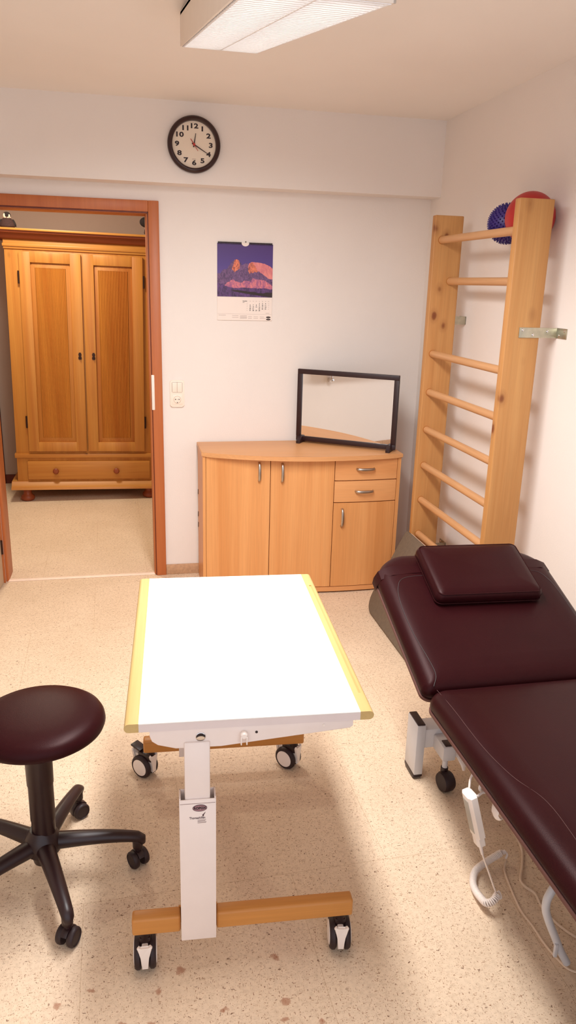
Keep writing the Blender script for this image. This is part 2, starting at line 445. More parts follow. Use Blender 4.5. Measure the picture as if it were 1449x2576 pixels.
# door casing and threshold
b = B()
add_box(b, (DX1, -0.018, 0), (0.191, 0.0, 2.08), 0.003); add_box(b, (DX0-0.055, -0.018, 0), (DX0, 0.0, 2.08), 0.003)
add_box(b, (DX0, -0.018, 2.025), (DX1, 0.0, 2.08), 0.003)
d1 = struct('door_1', b, M['casing'], 'reddish brown wooden door casing')
b = B()
add_box(b, (DX1-0.003, -0.014, 0), (DX1+0.004, 0.012, 2.03)); add_box(b, (DX0, -0.014, 2.019), (DX1, 0.0, 2.026))
obj('rebate', b, M['casingdark'], d1)
b = B()
add_box(b, (DX1-0.013, 0.0, 0), (DX1-0.001, 0.165, 2.016), 0.002); add_box(b, (DX0, 0.002, 0), (DX0+0.015, 0.165, 2.016), 0.002)
add_box(b, (DX0, 0.0, 2.015), (DX1, 0.165, 2.029), 0.002)
obj('jamb_lining', b, M['casing'], d1)
b = B(); add_box(b, (DX1-0.005, -0.021, 0.99), (DX1+0.012, -0.012, 1.185), 0.004); obj('strike_plate', b, M['whiteplastic'], d1, label='pale strike plate')
b = B(); add_box(b, (DX0+0.01, -0.004, 0.0), (DX1-0.01, 0.03, 0.006), 0.002); struct('trim_2', b, M['threshold'], 'pale threshold strip in the doorway')
dl = B()
add_box(dl, (0, -0.02, 0.008), (0.84, 0.02, 2.0), 0.002, Mloc(DX0-0.028, -0.03, 0) @ Mrot(math.radians(-94), 'Z'))
d2 = struct('door_2', dl, M['leaf'], 'grey beige door leaf standing open at the left edge')
for z in (0.22, 1.75):
    b = B(); add_tube(b, [(DX0-0.006, -0.028, z-0.04), (DX0-0.006, -0.028, z+0.04)], 0.008, 10); obj('hinge', b, M['darkmetal'], d2)
# baseboards
b = B(); add_box(b, (0.191, -0.012, 0), (XR, 0, 0.062), 0.003); struct('baseboard_back', b, M['skirting'], 'beige brown baseboard on the back wall')
b = B(); add_box(b, (XR-0.012, YF, 0), (XR, -0.012, 0.062), 0.003); struct('baseboard_right', b, M['skirting'], 'beige brown baseboard on the right wall')
b = B(); add_box(b, (XL, YF, 0), (XL+0.012, 0, 0.062), 0.003); struct('baseboard_left', b, M['skirting'], 'beige brown baseboard on the left wall')
b = B(); add_tube(b, [(1.505, -0.002, 0.855), (1.535, -0.003, 0.846), (1.575, -0.002, 0.828)], 0.002, 6)
struct('trim_4', b, M['scuff'], 'thin brown scuff line on the back wall')

# ------------------------------------------------------------------ ceiling lamp (hangs slightly tilted)
L = 1.47; W0, W1 = 0.211, 0.476; TILT = math.radians(11.0)
lamp = thing('ceiling_lamp', 'long white louvred ceiling lamp with glowing tubes', 'lamp', ((W0+W1)/2, -1.44, ZC))
# lamp frame: local x across, local y from far end (0) to near end (-L), local z 0 top .. -0.1 bottom
ML = Mrot(TILT, 'X')
wd = (W1-W0)/2
b = B()
add_box(b, (-wd, -L, -0.1), (-wd+0.006, 0, -0.002), 0.001, ML); add_box(b, (wd-0.006, -L, -0.1), (wd, 0, -0.002), 0.001, ML)
add_box(b, (-wd, -0.006, -0.1), (wd, 0, -0.002), 0.001, ML); add_box(b, (-wd, -L, -0.1), (wd, -L+0.006, -0.002), 0.001, ML)
add_box(b, (-wd, -L, -0.012), (wd, 0, -0.004), 0.0, ML)
obj('casing', b, M['casinglamp'], lamp)
b = B(); add_box(b, (-wd+0.007, -L+0.007, -0.030), (wd-0.007, -0.007, -0.026), 0, ML); obj('reflector', b, M['reflector'], lamp)
for sx in (-0.065, 0.065):
    b = B(); add_tube(b, [(sx, -L+0.03, -0.052), (sx, -0.03, -0.052)], 0.011, 12, M=ML); obj('fluorescent_tube', b, M['tube'], lamp)
b = B()
nb = 49
for i in range(nb+1):
    y = -0.008 - i*(L-0.016)/nb
    add_box(b, (-wd+0.007, y-0.0012, -0.1), (wd-0.007, y+0.0012, -0.074), 0, ML)
    add_box(b, (-wd+0.007, y-0.0035, -0.1015), (wd-0.007, y+0.0035, -0.0995), 0, ML)
obj('louvre_blades', b, M['louvre'], lamp, smooth=0)
for sx in (-wd+0.008, -0.002, wd-0.012):
    b = B(); add_box(b, (sx, -L+0.007, -0.102), (sx+0.004, -0.007, -0.072), 0, ML)
    obj('louvre_rib', b, M['louvre'], lamp)
ld = bpy.data.lights.new('lamp_light', 'AREA'); ld.shape = 'RECTANGLE'; ld.size = wd*2-0.03; ld.size_y = L-0.04
ld.energy = 46; ld.color = (1.0, 1.0, 1.0); ld.spread = math.radians(154)
lo = bpy.data.objects.new('lamp_light', ld); COL.objects.link(lo)
lo.parent = lamp; lo.matrix_local = ML @ Mloc(0, -L/2, -0.104)
# hallway light
hd = bpy.data.lights.new('hall_light', 'AREA'); hd.shape = 'DISK'; hd.size = 0.35; hd.energy = 30; hd.color = (1.0, 0.93, 0.74)
ho = bpy.data.objects.new('hall_light', hd); COL.objects.link(ho); ho.location = (-0.55, 0.95, 2.46)

# ------------------------------------------------------------------ wall clock
clk = thing('wall_clock', 'round dark-rimmed wall clock on the white beam above the calendar', 'clock', (0.365, -0.14, 2.335))
MC = Mrot(PI/2, 'X')                                   # local z -> -y (towards the room)
b = B(); add_lathe(b, [(0.118, 0), (0.128, 0.004), (0.1315, 0.014), (0.1305, 0.026), (0.124, 0.034), (0.115, 0.036), (0.109, 0.032), (0.107, 0.022), (0.107, 0.0)], 72, MC, cap=False)
obj('rim', b, M['clockrim'], clk)
b = B(); add_lathe(b, [(0.108, 0.012), (0.108, 0.016), (0.0, 0.016)], 64, MC); dial = obj('dial', b, M['clockface'], clk)
for k in range(1, 13):
    a = PI/2 - k*PI/6; r = 0.0835
    b = B(); add_text(b, str(k), 0.030, MC @ Mloc(r*math.cos(a), r*math.sin(a), 0.0165), 0.0011, sx=1.45, spacing=1.03)
    obj('numeral', b, M['ink'], dial, smooth=0)
def clock_hand(name, ang, l0, l1, w0, w1, z, mat):
    b = B(); a = math.radians(90-ang)
    R = MC @ Mrot(a, 'Z')
    add_prism(b, [(-l0, -w0), (l1, -w1), (l1, w1), (-l0, w0)], z, z+0.0012, R)
    if name == 'second_hand': add_lathe(b, [(0.0065, z), (0.0065, z+0.003), (0, z+0.003)], 20, MC)
    obj(name, b, mat, clk, smooth=0)
clock_hand('hour_hand', 10, 0.012, 0.052, 0.003, 0.0014, 0.0185, M['ink'])
clock_hand('minute_hand', 120, 0.012, 0.082, 0.0028, 0.0013, 0.0205, M['ink'])
clock_hand('second_hand', 326, 0.034, 0.030, 0.0010, 0.0017, 0.0225, M['redink'])
b = B(); add_box(b, (-0.009, -0.0668, 0.016), (0.009, -0.0652, 0.0167), 0, MC); obj('printed_line', b, M['greyink'], dial, smooth=0)

# ------------------------------------------------------------------ wall calendar
CX0, CX1, CZ0, CZ1 = 0.498, 0.803, 1.485, 1.893
cal = thing('wall_calendar', 'spiral-bound calendar with a dusk mountain photo hanging on the back wall', 'calendar', (0.65, -0.001, CZ0))
PH = 0.283                                              # height of the photograph
def cp(x, z, y=-0.006): return (x - 0.65, y, z)
W, H = CX1-CX0, CZ1-CZ0
b = B(); add_box(b, (-W/2, -0.005, 0), (W/2, 0, H-0.008), 0.0005); obj('sheet', b, M['paper'], cal, smooth=0)
px0, px1, pz0, pz1 = -W/2, W/2, H-PH, H-0.006
def pic(u, v, k): return (px0 + u*(px1-px0), -0.0053-0.0002*k, pz0 + v*(pz1-pz0))
def jag(pts, amp, n, seed):
    rnd = random.Random(seed); out = []
    for (u0, v0), (u1, v1) in zip(pts, pts[1:]):
        for i in range(n):
            s = i/n; out.append((u0+(u1-u0)*s, v0+(v1-v0)*s + (rnd.uniform(-amp, amp) if i else 0)))
    out.append(pts[-1]); return out
b = B()
def layer(top, bottom, k, mi):
    add_poly(b, [pic(u, v, k) for u, v in bottom] + [pic(u, v, k) for u, v in reversed(top)], mi)
layer([(0, 1), (1, 1)], [(0, 0), (1, 0)], 0, 0)
layer(jag([(0, .44), (.05, .43), (.10, .50), (.17, .52), (.24, .62), (.27, .66), (.33, .70), (.41, .66), (.44, .60), (.50, .64), (.55, .63), (.6, .60), (1, .40)], .012, 4, 1), [(0, .1), (1, .1)], 1, 1)
layer(jag([(.55, .56), (.57, .64), (.63, .665), (.75, .655), (.85, .64), (.93, .60), (1, .55)], .006, 4, 2), jag([(.55, .55), (.62, .52), (.72, .47), (.82, .40), (.92, .36), (1, .35)], .01, 3, 3), 2, 3)
layer(jag([(.255, .53), (.29, .62), (.31, .70), (.345, .705), (.39, .68), (.405, .60), (.40, .53)], .008, 3, 4), jag([(.255, .53), (.31, .46), (.36, .50), (.40, .53)], .01, 3, 5), 3, 2)
layer(jag([(.55, .50), (.57, .60), (.60, .65), (.63, .66), (.66, .62), (.70, .55), (.74, .46)], .008, 3, 6), jag([(.55, .50), (.60, .42), (.68, .40), (.74, .46)], .01, 3, 7), 3, 2)
layer(jag([(.56, .44), (.66, .47), (.74, .49), (.82, .44), (.90, .38), (1, .28)], .012, 4, 8), [(.60, .30), (1, .20)], 4, 1)
layer(jag([(.08, .18), (.2, .28), (.28, .33), (.34, .29), (.42, .27), (.50, .31), (.6, .29), (.64, .36), (.76, .34), (.86, .32), (.94, .27), (1, .22)], .010, 5, 9), [(0, .14), (1, .14)], 5, 4)
layer(jag([(0, .26), (.08, .24), (.16, .20), (.3, .16), (.5, .18), (.62, .17), (.8, .17), (1, .16)], .008, 5, 10), [(0, 0), (1, 0)], 6, 5)
layer(jag([(.25, .13), (.45, .12), (.62, .10), (.8, .08), (1, .10)], .008, 5, 11), [(.3, .10), (.6, .05), (1, .0)], 7, 6)
obj('mountain_photograph', b, [M['sky'], M['rock'], M['spire'], M['cloud'], M['snow'], M['dusk'], M['ink']], cal, smooth=0)
b = B()
n = 46
for i in range(n):
    x = -W/2 + 0.006 + i*(W-0.012)/(n-1)
    if abs(x) < 0.02: continue
    add_box(b, (x-0.0016, -0.0085, H-0.012), (x+0.0016, 0.0, H+0.001), 0.0004)
add_tube(b, [(-W/2+0.004, -0.004, H-0.003), (-0.022, -0.004, H-0.003)], 0.0022, 6)
add_tube(b, [(0.022, -0.004, H-0.003), (W/2-0.004, -0.004, H-0.003)], 0.0022, 6)
obj('spiral_binding', b, M['ink'], cal)
b = B()
arc = [(0.021*math.cos(PI+PI*k/12), H-0.003+0.017*math.sin(PI+PI*k/12)) for k in range(13)]
add_prism(b, [(x, z) for x, z in arc], 0.0, 0.0078, Mrot(PI/2, 'X'))
obj('thumb_cutout', b, M['paper'], cal, smooth=0)
b = B()
MT = lambda x, z: Mloc(x, -0.0053, z) @ Mrot(PI/2, 'X')
rows = [['', '', '', '2', '3', '4', ''], ['6', '7', '8', '9', '10', '11', ''], ['13', '14', '15', '16', '17', '18', ''], ['20', '21', '', '23', '24', '25', ''], ['27', '28', '29', '30', '', '', '']]
for r, row in enumerate(rows):
    z = 0.092 - r*0.0095
    for c, s in enumerate(row):
        if s: add_text(b, s, 0.0085, MT(0.030 + c*0.0172, z - c*0.0001), 0.0002)
add_text(b, 'November', 0.0058, MT(-0.012, 0.1035), 0.0002, 'LEFT')
add_text(b, '2017', 0.0052, MT(-0.012, 0.0965), 0.0001, 'LEFT')
PR_TXT = b
for sx, z in ((0.133, 0.0185), (0.133, 0.0070)):
    b = B()
    t = [(sx + 0.0128*math.cos(2*PI*k/24), z + 0.0048*math.sin(2*PI*k/24)) for k in range(24)]
    add_prism(b, t, 0.0052, 0.0056, Mrot(PI/2, 'X')); obj('printed_oval_logo', b, M['ink'], cal, smooth=0)
obj('printed_dates', PR_TXT, M['ink'], cal, smooth=0)
b = B()
for r in range(5): add_box(b, (0.011, -0.0054, 0.0912-r*0.0095), (0.0145, -0.005, 0.0928-r*0.0095))
for c in range(7): add_box(b, (0.027+c*0.0172, -0.0054, 0.1029), (0.033+c*0.0172, -0.005, 0.1041))
for r in range(4): add_box(b, (0.1305, -0.0054, 0.0915-r*0.0095), (0.1355, -0.005, 0.0924-r*0.0095))
add_box(b, (-W/2+0.003, -0.0054, 0.0335), (W/2-0.003, -0.005, 0.0341))
for x0, x1, z in ((-.145, -.105, .026), (-.07, -.035, .024), (-.07, -.035, .0145), (-.026, .012, .024), (-.026, .012, .0185), (-.026, .012, .0145), (-.026, .012, .0105), (.02, .04, .0195), (.05, .075, .0195), (.085, .11, .0195), (.02, .04, .0115), (.05, .075, .0115), (.085, .118, .0115), (.118, .138, .040)):
    add_box(b, (x0, -0.0054, z), (x1, -0.005, z+0.0012))
for sx, z in ((0.133, 0.0185), (0.133, 0.0070)): add_box(b, (sx-0.008, -0.0060, z-0.0006), (sx+0.008, -0.0055, z+0.0006))
obj('printed_small_print', b, M['greyink'], cal, smooth=0)
b = B(); add_lathe(b, [(0.0016, 0), (0.0016, 0.008), (0.0032, 0.0085), (0.0028, 0.0105), (0, 0.011)], 12, Mrot(PI/2, 'X'))
nail = obj('nail', b, M['darkmetal']); nail.location = (0.652, 0.0, CZ1+0.0035); tag(nail, 'tiny dark nail in the wall that holds the calendar', 'nail')

# ------------------------------------------------------------------ light switch with socket
sw = thing('light_switch', 'cream double light switch with a socket below, on the wall beside the door', 'switch', (0.272, 0.0, 1.005))
MS = Mrot(PI/2, 'X')
b = B(); add_prism(b, rrect(-0.040, 0.040, 0, 0.150, 0.012), 0.0, 0.009, MS, 0.004, seg=3); obj('frame', b, M['creamplastic'], sw)
b = B(); add_prism(b, rrect(-0.0295, 0.0295, 0.082, 0.1395, 0.006), 0.008, 0.0094, MS, 0.0); obj('shadow_gap', b, M['greyink'], sw, smooth=0)
for s in (0, 1):
    b = B(); x0 = -0.028 + s*0.0284
    add_box(b, (x0, -0.0128, 0.0832), (x0+0.0276, -0.008, 0.1383), 0.0015); obj('rocker', b, M['creamplastic'], sw)
b = B(); add_prism(b, rrect(-0.0285, 0.0285, 0.0135, 0.0690, 0.006), 0.008, 0.0105, MS, 0.001)
t0 = B()
sk = obj('socket_plate', b, M['creamplastic'], sw)
b = B(); add_lathe(b, [(0.0205, 0.0104), (0.0205, 0.0112), (0.0192, 0.0112), (0.0192, 0.0104)], 36, MS @ Mloc(0, 0.0415, 0), cap=False); obj('socket_ring', b, M['skirting'], sk)
b = B(); 
for s in (-1, 1): add_lathe(b, [(0.0029, 0.0104), (0.0029, 0.0113), (0, 0.0113)], 14, MS @ Mloc(s*0.0096, 0.0435, 0))
add_box(b, (-0.0016, -0.0114, 0.0225), (0.0012, -0.0104, 0.0285)); add_box(b, (-0.0016, -0.0114, 0.0245), (0.0032, -0.0104, 0.0262))
add_lathe(b, [(0.0013, 0.0104), (0.0013, 0.0112), (0, 0.0112)], 10, MS @ Mloc(0, 0.0435, 0))
obj('socket_holes', b, M['hole'], sk)
t0.free()

# ------------------------------------------------------------------ sideboard with a bowed front
sb = thing('sideboard', 'beech sideboard with bowed front, three doors and two drawers', 'cabinet', (0.93, 0, 0))
SX0, SX1, STOP = 0.382, 1.474, 0.806
def fyt(x): return -0.470 + (0.40 if x < 1.03 else 0.24)*(x-1.03)**2     # front edge of the top
def fy(x): return -0.434 + 0.20*(x-1.20)**2          # front of the doors and drawers
def bow(x0, x1, off, n=18, back=None, fn=None):
    fn = fn or fy
    pts = [(x0 + (x1-x0)*i/n, fn(x0 + (x1-x0)*i/n)+off) for i in range(n+1)]
    if back is None: back = off + 0.018
    if back == 'wall': bk = [(x1, -0.013), (x0, -0.013)]
    else: bk = [(x, fy(x)+back) for x, _ in reversed(pts)]
    return pts + bk
b = B(); add_prism(b, bow(SX0-0.004, SX1+0.004, 0.0, 30, 'wall', fyt), STOP-0.024, STOP, bev=0.006, seg=3); obj('top', b, M['beech_top'], sb, world=True)
b = B()
add_prism(b, bow(SX0+0.002, SX0+0.018, 0.005, 2, 'wall'), 0.0, STOP-0.0245); add_prism(b, bow(SX1-0.022, SX1-0.002, 0.005, 2, 'wall'), 0.0, STOP-0.0245)
add_prism(b, bow(SX0+0.018, SX1-0.022, 0.031, 24, 'wall'), 0.03, STOP-0.0245)
obj('carcass', b, M['beech'], sb, world=True)
b = B(); add_prism(b, bow(SX0+0.019, SX1-0.023, 0.008, 24), 0.010, 0.037, bev=0.002); obj('plinth', b, M['beech_drawer'], sb, world=True)
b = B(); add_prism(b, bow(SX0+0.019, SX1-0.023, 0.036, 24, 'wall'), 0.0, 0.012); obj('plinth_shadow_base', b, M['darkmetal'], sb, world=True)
def bar_handle(bm, p, axis, ln):
    h = ln/2
    pts = []
    for k in range(13):
        a = PI*k/12; s = -h*math.cos(a); o = 0.006 + 0.019*math.sin(a)**0.7 if 0 < k < 12 else 0.0
        pts.append((p[0] + (s if axis == 'X' else 0), p[1] - o, p[2] + (s if axis == 'Z' else 0)))
    if axis == 'X': pts = [(x, y + (fy(x) - fy(p[0])), z) for x, y, z in pts]
    r = [0.0055 + 0.0018*math.sin(PI*k/12) for k in range(13)]
    add_tube(bm, pts, r, 12, up=(0, 0, 1) if axis == 'X' else (1, 0, 0), flat=(0.8, 1.15))
FZ0 = 0.041
for x0, x1, z0, z1, hp, ax, kind in (
        (0.402, 0.7395, FZ0, 0.780, (0.681, 0.710), 'Z', 'door'), (0.7435, 1.0885, FZ0, 0.780, (0.803, 0.708), 'Z', 'door'),
        (1.0925, 1.4495, FZ0, 0.534, (1.140, 0.452), 'Z', 'door'),
        (1.0925, 1.4495, 0.539, 0.658, (1.262, 0.600), 'X', 'drawer'), (1.0925, 1.4495, 0.663, 0.780, (1.263, 0.726), 'X', 'drawer')):
    b = B(); add_prism(b, bow(x0, x1, 0.006, 16), z0, z1, bev=0.0012, seg=1)
    f = obj(kind, b, M['beech'] if kind == 'door' else M['beech_drawer'], sb, world=True)
    b = B(); bar_handle(b, (hp[0], fy(hp[0])+0.006, hp[1]), ax, 0.100); obj('handle', b, M['nickel'], f, world=True)
for z in (0.30, 0.365, 0.50):
    b = B(); add_box(b, (SX0-0.0005, -0.035, z), (SX0+0.003, -0.024, z+0.028)); obj('side_slot', b, M['hole'], sb, world=True)

# ------------------------------------------------------------------ table mirror standing on the sideboard
ma, mb_ = Vector((0.966, -0.052, STOP)), Vector((1.436, -0.368, STOP))
dx = (mb_-ma); ang = math.atan2(dx.y, dx.x); mw = dx.length
mir = thing('table_mirror', 'black-framed rectangular mirror standing on the right of the sideboard top', 'mirror', tuple(ma + (mb_-ma)*0.5), ang)
hw = mw/2 + 0.012; mh = 0.410; fw = 0.027; zb = 0.010
b = B()
add_box(b, (-hw, -0.010, zb), (hw, 0.010, zb+fw), 0.002); add_box(b, (-hw, -0.010, zb+mh-fw), (hw, 0.010, zb+mh), 0.002)
add_box(b, (-hw, -0.010, zb+fw), (-hw+fw, 0.010, zb+mh-fw), 0.001); add_box(b, (hw-fw, -0.010, zb+fw), (hw, 0.010, zb+mh-fw), 0.001)
add_box(b, (-hw+0.004, 0.003, zb+0.004), (hw-0.004, 0.008, zb+mh-0.004))
obj('frame', b, M['blackframe'], mir)
b = B(); add_box(b, (-hw+fw-0.002, -0.002, zb+fw-0.002), (hw-fw+0.002, 0.002, zb+mh-fw+0.002)); obj('mirror_glass', b, M['mirror'], mir, smooth=0)
for s in (-1, 1):
    b = B(); x = s*(hw-0.030)
    add_prism(b, [(-0.055, 0), (0.045, 0), (0.045, 0.010), (0.014, 0.034), (-0.014, 0.040), (-0.022, 0.040), (-0.055, 0.014)], x-0.012, x+0.012, Matrix(((0, 0, 1, 0), (1, 0, 0, 0), (0, 1, 0, 0), (0, 0, 0, 1))), 0.003)
    obj('foot', b, M['blackframe'], mir)

# ------------------------------------------------------------------ wall bars
wb = thing('wall_bars', 'tall pine wall bars with round rungs fixed to the right wall', 'wall bars', (1.55, -1.05, 0))
PX0, PX1, PZ = 1.474, 1.620, 2.020
for y0, y1 in ((-1.465, -1.425), (-0.64, -0.60)):
    b = B(); add_box(b, (PX0, y0, 0.0), (PX1, y1, PZ), 0.005, seg=3); obj('post', b, M['pine'], wb, world=True)
for x, z in ((1.514, 1.908), (1.573, 1.718), (1.512, 1.366), (1.512, 1.173), (1.512, 0.980), (1.512, 0.790), (1.512, 0.602), (1.512, 0.412)):
    b = B(); add_tube(b, [(x, -1.424, z), (x, -0.641, z)], 0.0175, 20); rg = obj('rung', b, M['rung'], wb, world=True)
    b = B(); add_tube(b, [(x, -0.6425, z), (x, -0.6395, z)], 0.0192, 24); obj('rung_socket', b, M['honeyp'], rg, world=True, label='dark joint where the rung enters the post')
def bracket(y, side, z, x0):
    """flat bar on the post's face, bent flat against the wall"""
    b = B(); s = side
    ya, yb = sorted((y, y + s*0.004))
    add_box(b, (x0, ya, z-0.020), (XR, yb, z+0.020), 0.001)
    ya, yb = sorted((y, y + s*0.076))
    add_box(b, (XR-0.004, ya, z-0.020), (XR-0.0002, yb, z+0.020), 0.001)
    o = obj('wall_bracket', b, M['zinc'], wb, world=True)
    R = Mrot(PI/2 if s < 0 else -PI/2, 'X')
    for xx, zz in ((x0+0.015, 0.010), (x0+0.06, -0.008), (x0+0.122, 0.006)):
        if xx < XR-0.01: b = B(); add_lathe(b, [(0.0055, 0.0), (0.0055, 0.0015), (0.003, 0.0035), (0, 0.0035)], 12, Mloc(xx, y+s*0.004, z+zz) @ R); obj('screw', b, M['chrome'], o, world=True)
    for yy, zz in ((0.060, 0.010), (0.024, -0.009)):
        b = B(); add_lathe(b, [(0.0055, 0), (0.0055, 0.0015), (0.003, 0.003), (0, 0.003)], 12, Mloc(XR-0.004, y+s*yy, z+zz) @ Mrot(-PI/2, 'Y')); obj('screw', b, M['chrome'], o, world=True)
bracket(-1.465, -1, 1.524, 1.528); bracket(-0.60, 1, 1.530, 1.56); bracket(-0.60, 1, 0.318, 1.56); bracket(-1.465, -1, 0.318, 1.528)

# balls lodged between the top rung and the wall
b = B(); add_sphere(b, (0, 0, 0), 0.0965, 0.101, 0.099, u=48, v=32)
ball = obj('rubber_ball', b, M['redball']); ball.location = (1.5980, -1.3235, 1.963)
tag(ball, 'smooth red ball lodged behind the right post of the wall bars', 'ball')
b = B(); R0 = 0.076; add_sphere(b, (0, 0, 0), R0, u=40, v=28)
N = 420
for i in range(N):
    z = 1-2*(i+0.5)/N; r = math.sqrt(1-z*z); a = i*PI*(3-math.sqrt(5))
    d = Vector((r*math.cos(a), r*math.sin(a), z))
    q = d.to_track_quat('Z', 'Y').to_matrix().to_4x4()
    t = bmesh.new(); bmesh.ops.create_cone(t, cap_ends=True, segments=6, radius1=0.0036, radius2=0.0018, depth=0.010)
    merge(b, t, Mloc(*(d*(R0+0.004))) @ q)
sball = obj('spiky_massage_ball', b, M['blueball']); sball.location = (1.610, -1.112, 1.955)
tag(sball, 'dark blue spiky massage ball behind the top rung, beside the red ball', 'ball')

# grey board leaning on the wall bars
gb = thing('foam_board', 'grey foam board leaning against the foot of the wall bars behind the couch', 'board', (1.35, -1.0, 0))
A0 = Vector((1.245, 0, 0.004)); A1 = Vector((1.452, 0, 0.43)); d = (A1-A0); ln = d.length
th = math.atan2(d.z, d.x)
MB_ = Mloc(1.245, -0.645, 0.004) @ Mrot(-PI/2, 'Z') @ Mrot(0, 'X')
def board(bm, inset, t0, t1):
    o = rrect(inset, 0.74-inset, inset, ln-inset, (0.09, 0.03, 0.03, 0.02))
    # local: x -> along -y, y -> up the slope, z -> board normal (towards the room)
    ux = Vector((0, -1, 0)); uy = d.normalized(); uz = Vector((-uy.z, 0, uy.x))
    MM = Matrix(((ux.x, uy.x, uz.x, A0.x), (ux.y, uy.y, uz.y, -0.655), (ux.z, uy.z, uz.z, A0.z), (0, 0, 0, 1)))
    add_prism(bm, o, t0, t1, MM, 0.001)
b = B(); board(b, 0.0, 0.002, 0.016); obj('grey_face', b, M['greymat'], gb, world=True)
b = B(); board(b, 0.0015, -0.016, 0.003); obj('pale_backing', b, M['matedge'], gb, world=True, label='pale backing layer')

# ------------------------------------------------------------------ therapy table
tb = thing('therapy_table', 'white-topped therapy table with beech edges on four castors', 'table', (0.2825, -2.337, 0), -0.06)
TW, TD, TZ = 0.292, 0.443, 0.722
b = B(); add_box(b, (-TW+0.034, -TD, TZ-0.0025), (TW-0.034, TD, TZ), 0.0); obj('tabletop', b, M['tabletop'], tb, smooth=0)
b = B(); add_box(b, (-TW+0.034, -TD, TZ-0.022), (TW-0.034, TD, TZ-0.0028), 0.0); obj('tabletop_core', b, M['edge'], tb, smooth=0, label='pale laminate edge of the tabletop')
for s in (-1, 1):
    b = B()
    # section in (x,z), extruded along y; outer edge rounded
    prof = [(0, 0), (0.022, 0)] + [(0.022 + 0.0110*math.sin(PI*k/8), 0.011-0.011*math.cos(PI*k/8)) for k in range(1, 8)] + [(0.022, 0.022), (0, 0.022)]
    if s > 0:
        prof = prof[:-2] + [(0.0205, 0.022), (0.0165, 0.018), (0.0125, 0.018), (0.0115, 0.022), (0, 0.022)]
    if s > 0:
        full = [(0, 0), (0.022, 0)] + [(0.022 + 0.0110*math.sin(PI*k/8), 0.011-0.011*math.cos(PI*k/8)) for k in range(1, 8)] + [(0.022, 0.022), (0, 0.022)]
        segs = ((full, -TD, -TD+0.085), (prof, -TD+0.085, TD-0.10), (full, TD-0.10, TD))
    else: segs = ((prof, -TD, TD),)
    for pf, ya, yb in segs:
        pts = [(s*x, z) for x, z in pf]
        if s < 0: pts = pts[::-1]
        # local prism z -> -y
        add_prism(b, pts, -yb, -ya, Mloc(s*(TW-0.034), 0, TZ-0.022) @ Mrot(PI/2, 'X'))
    obj('edge_strip', b, M['strip'], tb, smooth=30, label='beech edge strip with a pen groove' if s > 0 else 'plain beech edge strip')
# brackets under the top
for s, y0, y1 in ((-1, -0.437, -0.420), (1, 0.395, 0.412)):
    b = B()
    o = [(-0.234, 0.699), (-0.234, 0.684), (-0.229, 0.670), (-0.216, 0.660), (-0.175, 0.648), (-0.07, 0.648), (0.236, 0.676), (0.243, 0.682), (0.243, 0.699)]
    add_prism(b, o, -y1, -y0, Mrot(PI/2, 'X'), 0.0015)
    br = obj('side_bracket', b, M['whitemetal'], tb)
    if s < 0:
        b = B(); add_lathe(b, [(0.0105, 0), (0.0105, 0.0012), (0, 0.0012)], 24, Mloc(-0.118, y0, 0.676) @ Mrot(PI/2, 'X'))
        obj('bolt_hole', b, M['hole'], br); b = B()
        add_lathe(b, [(0.0032, 0), (0.0032, 0.001), (0, 0.001)], 12, Mloc(0.012, y0, 0.680) @ Mrot(PI/2, 'X'))
        obj('bolt_hole', b, M['hole'], br)
        b = B(); add_lathe(b, [(0.0095, 0.0), (0.0095, 0.0022), (0.0075, 0.0022)], 24, Mloc(-0.118, y0, 0.6735) @ Mrot(PI/2, 'X'), sy=0.55)
        add_lathe(b, [(0.0105, 0.0), (0.0115, 0.0015), (0.0105, 0.002), (0.0098, 0.001)], 24, Mloc(-0.118, y0, 0.676) @ Mrot(PI/2, 'X'))
        obj('bolt', b, M['chrome'], br)
        b = B(); add_lathe(b, [(0.0085, 0), (0.0085, 0.010), (0.006, 0.014), (0, 0.014)], 20, Mloc(-0.018, y0, 0.678) @ Mrot(PI/2, 'X'))
        for q in (-0.0065, 0.0065): add_box(b, (-0.018+q-0.0015, y0-0.014, 0.655), (-0.018+q+0.0015, y0-0.004, 0.676), 0.001)
        obj('clamp_clip', b, M['whiteplastic'], br)
        b = B(); add_lathe(b, [(0.0035, 0), (0.0035, 0.0015), (0, 0.0015)], 12, Mloc(0.172, y0, 0.688) @ Mrot(PI/2, 'X'))
        obj('screw_cap', b, M['whiteplastic'], br)
b = B(); add_box(b, (-0.19, -0.42, 0.672), (0.16, 0.40, 0.698), 0.003); obj('under_frame', b, M['whitemetal'], tb)
